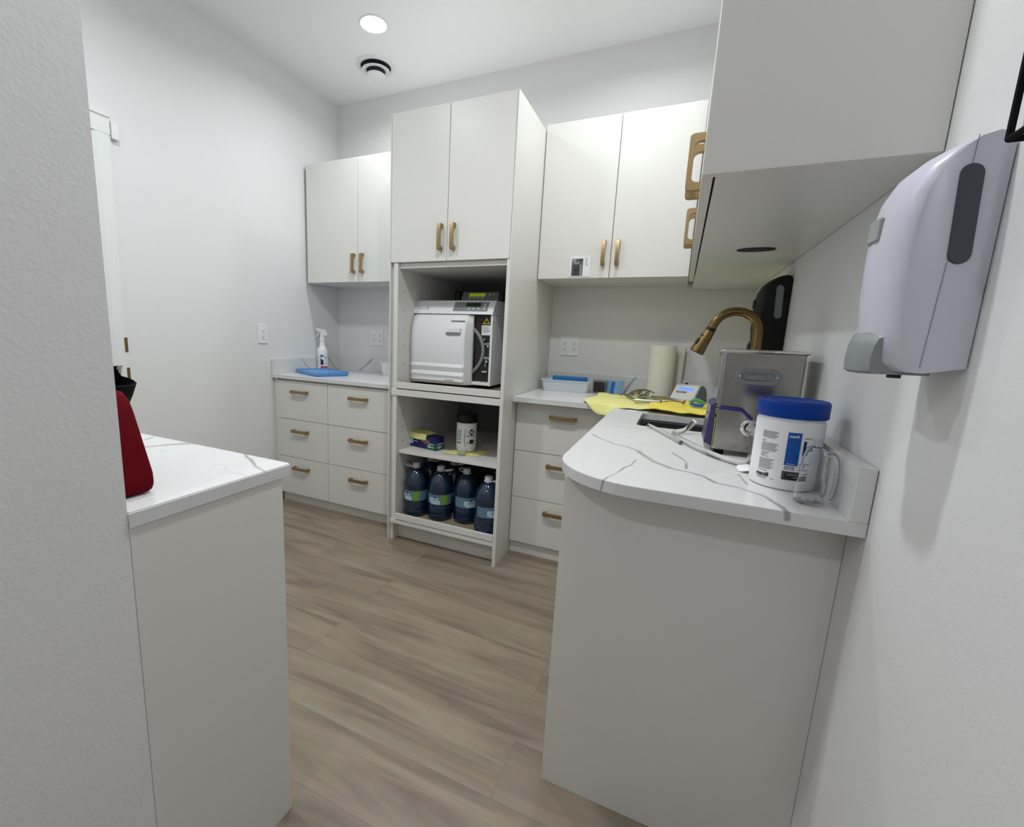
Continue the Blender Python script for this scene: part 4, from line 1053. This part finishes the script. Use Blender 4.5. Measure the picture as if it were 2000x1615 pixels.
# ------------------------------------------------------------------ wipes tub with blue lid
tx, ty = 2.772, -1.765
t = thing('wipes_tub', 'large white printed tub with a royal blue lid on the right worktop', 'tub', (tx, ty, ZC))
RB = .0635
b = BM(); lathe(b, [(.058, 0), (.0625, .003), (RB, .010), (RB, .150), (.0610, .152), (.0610, .157)], (tx, ty, ZC), 56); obj('tub_body', b, 'tubwhite', t, True)
b = BM(); lathe(b, [(.0655, .1572), (.0665, .159), (.0665, .186), (.0655, .191), (.063, .1935), (.060, .192), (.0, .191)], (tx, ty, ZC), 56, True, False); obj('lid', b, 'lid_blue', t, True)
fa = math.degrees(math.atan2(-2.9766-ty, 2.5321-tx))
RL = RB+.0003
lb = obj('label', arc(BM(), (tx, ty), RL, fa-95, fa+95, ZC+.018, ZC+.147, 36), 'paper', t)
R2 = RL+.0004
deg = lambda m_: math.degrees(m_/RL)
def A(b, x0, x1, z0, z1, r_=R2, n=8): return arc(b, (tx, ty), r_, fa+deg(x0), fa+deg(x1), ZC+z0, ZC+z1, n)
obj('label_band', A(BM(), .000, .0245, .058, .129), 'lab_royal', lb)
b = BM(); A(b, .030, .0355, .082, .112, n=3); A(b, .0345, .046, .094, .0975, n=4); obj('label_emblem', b, 'lab_navy', lb)
b = BM()
for i in range(6): A(b, -.050, -.016-(i % 3)*.003, .124-i*.0027, .1254-i*.0027)
obj('text_block', b, 'inkgrey', lb); b = BM()
for i in range(2): A(b, -.049, -.041, .1045-i*.0027, .1058-i*.0027, n=3)
for i in range(7): A(b, -.050, -.014-(i % 4)*.002, .098-i*.0027, .0993-i*.0027)
for i, w_ in enumerate((.020, .016, .010, .018)): A(b, -.048, -.048+w_, .0775-i*.003, .0788-i*.003, n=4)
obj('text_block', b, 'inkgrey', lb); b = BM()
for i in range(9): A(b, -.050, -.018-(i % 3)*.003, .063-i*.0027, .0643-i*.0027)
A(b, -.050, -.030, .0365, .038, n=4); A(b, -.050, -.028, .0220, .0232, n=4); A(b, -.050, -.030, .0195, .0207, n=4); A(b, -.022, -.013, .0210, .0222, n=3)
obj('text_block', b, 'inkgrey', lb); b = BM()
A(b, .030, .044, .1175, .1195, n=4)
obj('text_block', b, 'inkgrey', lb); b = BM()
for z in (.061, .055, .048): A(b, .027, .045, z, z+.002, n=4)
obj('label_print', b, 'inkgrey', lb)
b = BM()
x = .0015
for i in range(17):
    w_ = random.choice((.0004, .0007, .0011)); A(b, x, x+w_, .0475, .0565, n=1); x += w_+random.choice((.0004, .0007))
    if x > .0225: break
obj('barcode', b, 'inkgrey', lb)
b = A(BM(), -.001, .044, .0255, .0445); obj('black_panel', b, 'ink', lb)
b = BM(); A(b, .008, .042, .0365, .039, R2+.0004); A(b, .020, .042, .031, .0335, R2+.0004); A(b, .0015, .0022, .028, .042, R2+.0004, 1); A(b, .0015, .043, .0415, .0421, R2+.0004); obj('panel_lettering', b, 'inkgrey', lb)
def curve_text(s, size, x0, z0, bold=0, shear=0):
    return text_shapes(s, size, lambda x, y: (tx+(R2+.0006)*math.cos(math.radians(fa)+(x0+x)/RL), ty+(R2+.0006)*math.sin(math.radians(fa)+(x0+x)/RL), ZC+z0+y), BM(), bold, 'LEFT', shear)
obj('brand_lettering', curve_text('maxill', .0118, -.0525, .0255, .0005), 'ink', lb)
obj('brand_lettering', curve_text('maxill', .0072, .0022, .1185, .0002, .2), 'paper', lb)
obj('label_lettering', A(BM(), .004, .020, .0605, .0618, R2+.0004), 'lab_pale', lb)
b = BM(); A(b, .0475, .085, .062, .118, R2+.0002, 8); obj('blank_sticker', b, 'traywh', lb)

# clear bottle in front
bx, by = 2.796, -1.893
t = thing('clear_bottle', 'clear plastic bottle with a clear pump hook in front of the blue lidded tub', 'bottle', (bx, by, ZC))
b = BM(); lathe(b, [(.021, .001), (.0245, .004), (.0245, .040), (.022, .047), (.0205, .052), (.0215, .056), (.0205, .060), (.0215, .064), (.0205, .068), (.0215, .072), (.0205, .078), (.0195, .098), (.0165, .110), (.010, .116), (.002, .1165), (.002, .1150), (.0095, .1145), (.0155, .108), (.0183, .097), (.0192, .078), (.0192, .052), (.0208, .047), (.0230, .040), (.0230, .006), (.002, .004)], (bx, by, ZC), 32); obj('bottle_body', b, 'clear', t, True)
b = BM(); tube(b, smooth_path([(bx+.023, by+.004, ZC+.018), (bx+.036, by+.006, ZC+.014), (bx+.040, by+.006, ZC+.030), (bx+.040, by+.006, ZC+.075), (bx+.034, by+.005, ZC+.098), (bx+.020, by+.003, ZC+.103), (bx+.015, by+.001, ZC+.100)], 5), .0048, 10); obj('pump_hook', b, 'clear', t, True)

# ------------------------------------------------------------------ dispensers
def dispenser(x, y0, y1, z0, z1, body, lever, win, label, name='soap_dispenser', dep=.104):
    """wall dispenser on the right wall, side facing the camera at y0"""
    t = thing(name, label, 'dispenser', (x, (y0+y1)/2, z0))
    hgt = z1-z0; wd = y1-y0
    # side profile (distance from wall, height): sloping back at the top
    prof = [(.001, .006), (dep*.55, -.003), (dep*.76, -.002), (dep*.90, .010), (dep*.94, .05), (dep*.985, .35*hgt), (dep*1.0, .55*hgt), (dep*.985, .68*hgt), (dep*.93, .79*hgt), (dep*.80, .885*hgt), (dep*.62, .945*hgt), (dep*.42, .985*hgt), (dep*.22, hgt), (dep*.08, hgt*.985), (.001, hgt*.94)]
    def sec(y, k, lift=0): return [(x-.0005-max(d*k if d > .002 else d, .0005), y, z0+lift+h*(1-.02*(1-k))) for d, h in prof]
    b = BM()
    ks = [(0, .74), (.03, .81), (.10, .885), (.22, .955), (.36, .99), (.5, 1.0), (.64, .99), (.78, .955), (.90, .885), (.97, .81), (1, .74)]
    rings(b, [sec(y0+wd*u, k) for u, k in ks])
    bd = obj('dispenser_body', b, body, t, True, ang=50)
    # seam
    b = BM(); prism(b, [(x-.0475, z0+.004), (x-.0468, z0+.004), (x-.0362, z0+hgt*.985), (x-.0369, z0+hgt*.985)], lambda p: (p[0], y0-.0007, p[1]), lambda p: (p[0], y0-.0001, p[1])); obj('seam', b, lever, bd)
    # side window
    b = BM(); S = [(v_, u_) for u_, v_ in stad(hgt*.165, .0115)]
    rings(b, [[(x-.034+u_*1.0-.012*(v_/hgt), y0-.0002, z0+hgt*.67+v_) for u_, v_ in S], [(x-.034+u_*.96-.012*(v_/hgt), y0-.0022, z0+hgt*.67+v_*.98) for u_, v_ in S]]); obj('side_window', b, win, bd)
    # front logo window
    b = BM(); box(b, x-dep*1.0-.0022, y0+wd*.34, z0+hgt*.60, x-dep*.95, y0+wd*.66, z0+hgt*.71, .003); obj('logo_window', b, 'sensor' if body != 'black' else body, bd)
    # push lever
    b = BM()
    lp = [(dep*.30, -.007), (dep*.96, -.008), (dep*1.02, -.004), (dep*1.03, .015), (dep*1.01, .035), (dep*.97, .048), (dep*.90, .053), (dep*.80, .048), (dep*.70, .034), (dep*.63, .014), (dep*.55, .0), (dep*.30, .0)]
    def ls(y, k): return [(x-d*k-(1-k)*.03, y, z0+h*k) for d, h in lp]
    rings(b, [ls(y0+wd*.10, .86), ls(y0+wd*.18, .94), ls(y0+wd*.32, 1), ls(y0+wd*.68, 1), ls(y0+wd*.82, .94), ls(y0+wd*.90, .86)])
    obj('push_lever', b, lever, t, True)
    b = BM(); cyl(b, (x-dep*.5, (y0+y1)/2, z0-.013), (x-dep*.5, (y0+y1)/2, z0-.004), .008, 12); obj('nozzle', b, 'ink', t)
    return t
dispenser(W, -2.170, -2.050, 1.194, 1.487, 'dispwhite', 'dispgrey', 'dispwin', 'large lavender white soap dispenser with a grey side window on the right wall')
dispenser(W, -.975, -.855, 1.190, 1.478, 'black', 'black', 'plastic_grey', 'black soap dispenser on the right wall behind the faucet')

# ------------------------------------------------------------------ photo print on the cabinet door
t = thing('photo_print', 'small dark photo print taped to the wall cabinet door right of the tall cabinet', 'photo', (1.99, -.388, 1.562))
yf = -.3872
obj('paper_sheet', box(BM(), 1.935, yf-.0008, 1.563, 2.047, yf, 1.672), 'paper', t)
ph = obj('picture', box(BM(), 1.9455, yf-.0014, 1.567, 2.006, yf-.0009, 1.656), 'photo', t)
b = BM(); box(b, 1.948, yf-.0017, 1.640, 1.968, yf-.0015, 1.654); box(b, 1.955, yf-.0017, 1.630, 1.985, yf-.0015, 1.638); box(b, 1.992, yf-.0017, 1.570, 2.0, yf-.0015, 1.625); cyl(b, (1.965, yf-.0017, 1.598), (1.965, yf-.0015, 1.598), .003, 8); obj('picture_light', b, 'photolight', ph)
b = BM(); box(b, 1.956, yf-.0017, 1.569, 1.988, yf-.0015, 1.622); box(b, 1.985, yf-.0017, 1.645, 2.005, yf-.0015, 1.655); obj('picture_dark', b, 'photodark', ph)
b = BM()
for z, w_ in ((1.655, .012), (1.648, .010), (1.641, .012), (1.634, .009), (1.627, .013), (1.620, .016)): box(b, 2.018, yf-.0012, z, 2.018+w_, yf-.0009, z+.0022)
obj('writing', b, 'inkgrey', t)

# ------------------------------------------------------------------ things on the left foreground worktop
t = thing('red_case', 'red fabric case with a black back leaning on the left foreground worktop', 'case', (1.62, -2.53, ZC))
P = [(1.683, .003), (1.689, .012), (1.688, .030), (1.640, .150), (1.628, .172), (1.614, .182), (1.600, .176), (1.592, .150), (1.622, .012), (1.632, .002)]
b = BM()
def rs_(y, k): return [(1.640+(x-1.640)*k, y, ZC+.09+(z-.09)*k) for x, z in P]
rings(b, [rs_(-2.566, .90), rs_(-2.563, .97), rs_(-2.556, 1), rs_(-2.500, 1), rs_(-2.492, .97), rs_(-2.489, .90)])
obj('case_shell', b, 'red', t, True, ang=60)
b = BM(); prism(b, [(1.628, .0), (1.618, .0), (1.583, .150), (1.590, .152)], lambda p: (p[0], -2.560, ZC+.001+p[1]), lambda p: (p[0], -2.496, ZC+.001+p[1])); obj('back_panel', b, 'black', t)
t = thing('black_pouch', 'black flared cloth pouch behind the red case on the left worktop', 'pouch', (1.508, -2.475, ZC))
b = BM()
def el(cx0, cy0, rx, ry, z, tilt=0, n=24): return [(cx0+rx*math.cos(2*PI*i/n), cy0+ry*math.sin(2*PI*i/n), z+tilt*math.cos(2*PI*i/n)) for i in range(n)]
px_, py_ = 1.508, -2.475
rings(b, [el(px_, py_, .040, .030, ZC+.001), el(px_, py_, .046, .032, ZC+.08), el(px_, py_, .056, .036, ZC+.135), el(px_, py_, .078, .042, ZC+.165, -.003), el(px_, py_, .094, .046, ZC+.194, -.008), el(px_, py_, .092, .044, ZC+.196, -.008), el(px_, py_, .06, .036, ZC+.15)], True, True)
obj('pouch_body', b, 'blackmat', t, True)
t = thing('steel_bowl', 'small shiny steel bowl standing in the black pouch behind the red case', 'bowl', (px_, py_, ZC+.151))
b = BM(); rings(b, [el(px_, py_, .024, .022, ZC+.1515), el(px_, py_, .040, .030, ZC+.165), el(px_, py_, .056, .034, ZC+.218), el(px_, py_, .060, .036, ZC+.222), el(px_, py_, .054, .032, ZC+.218), el(px_, py_, .038, .028, ZC+.168)])
obj('bowl_shell', b, 'chrome', t, True)

# ------------------------------------------------------------------ black rack at the right edge
t = thing('wall_rack', 'black framed wall rack holding grey knitted fabric, above the white soap dispenser', 'rack', (2.835, -2.45, 1.424))
x0, x1, y0, y1, z0, z1 = 2.800, 2.8693, -2.60, -2.318, 1.426, 1.72
b = BM()
for (a, c_) in (((x0, y1, z0), (x0, y1, z1)), ((x0, y0, z0), (x0, y0, z1)), ((x0, y0, z0), (x0, y1, z0)), ((x0, y0, z1), (x0, y1, z1)), ((x1-.006, y1, z0), (x1-.006, y1, z1)), ((x1-.006, y0, z0), (x1-.006, y0, z1)), ((x0, y1, z0), (x1-.006, y1, z0)), ((x0, y0, z0), (x1-.006, y0, z0)), ((x0, y1, z1), (x1-.006, y1, z1)), ((x0, y0, z1), (x1-.006, y0, z1))): tube(b, [a, c_], .0032, 8)
obj('rack_frame', b, 'blackmat', t, True)
b = BM(); box(b, x0+.0045, y0+.006, z0+.032, x1-.012, y1-.005, z1-.02, .014, 3)
o = obj('knitted_cloth', b, 'knit', None, True)
tag(rebase(o, (2.835, -2.46, z0+.03)), 'grey knitted cloth folded in the black wall rack at the right edge', 'cloth')
obj('rack_pocket', box(BM(), x0+.004, y0+.004, z0+.004, x1-.008, y1-.004, z0+.030, .004), 'ivory', t)
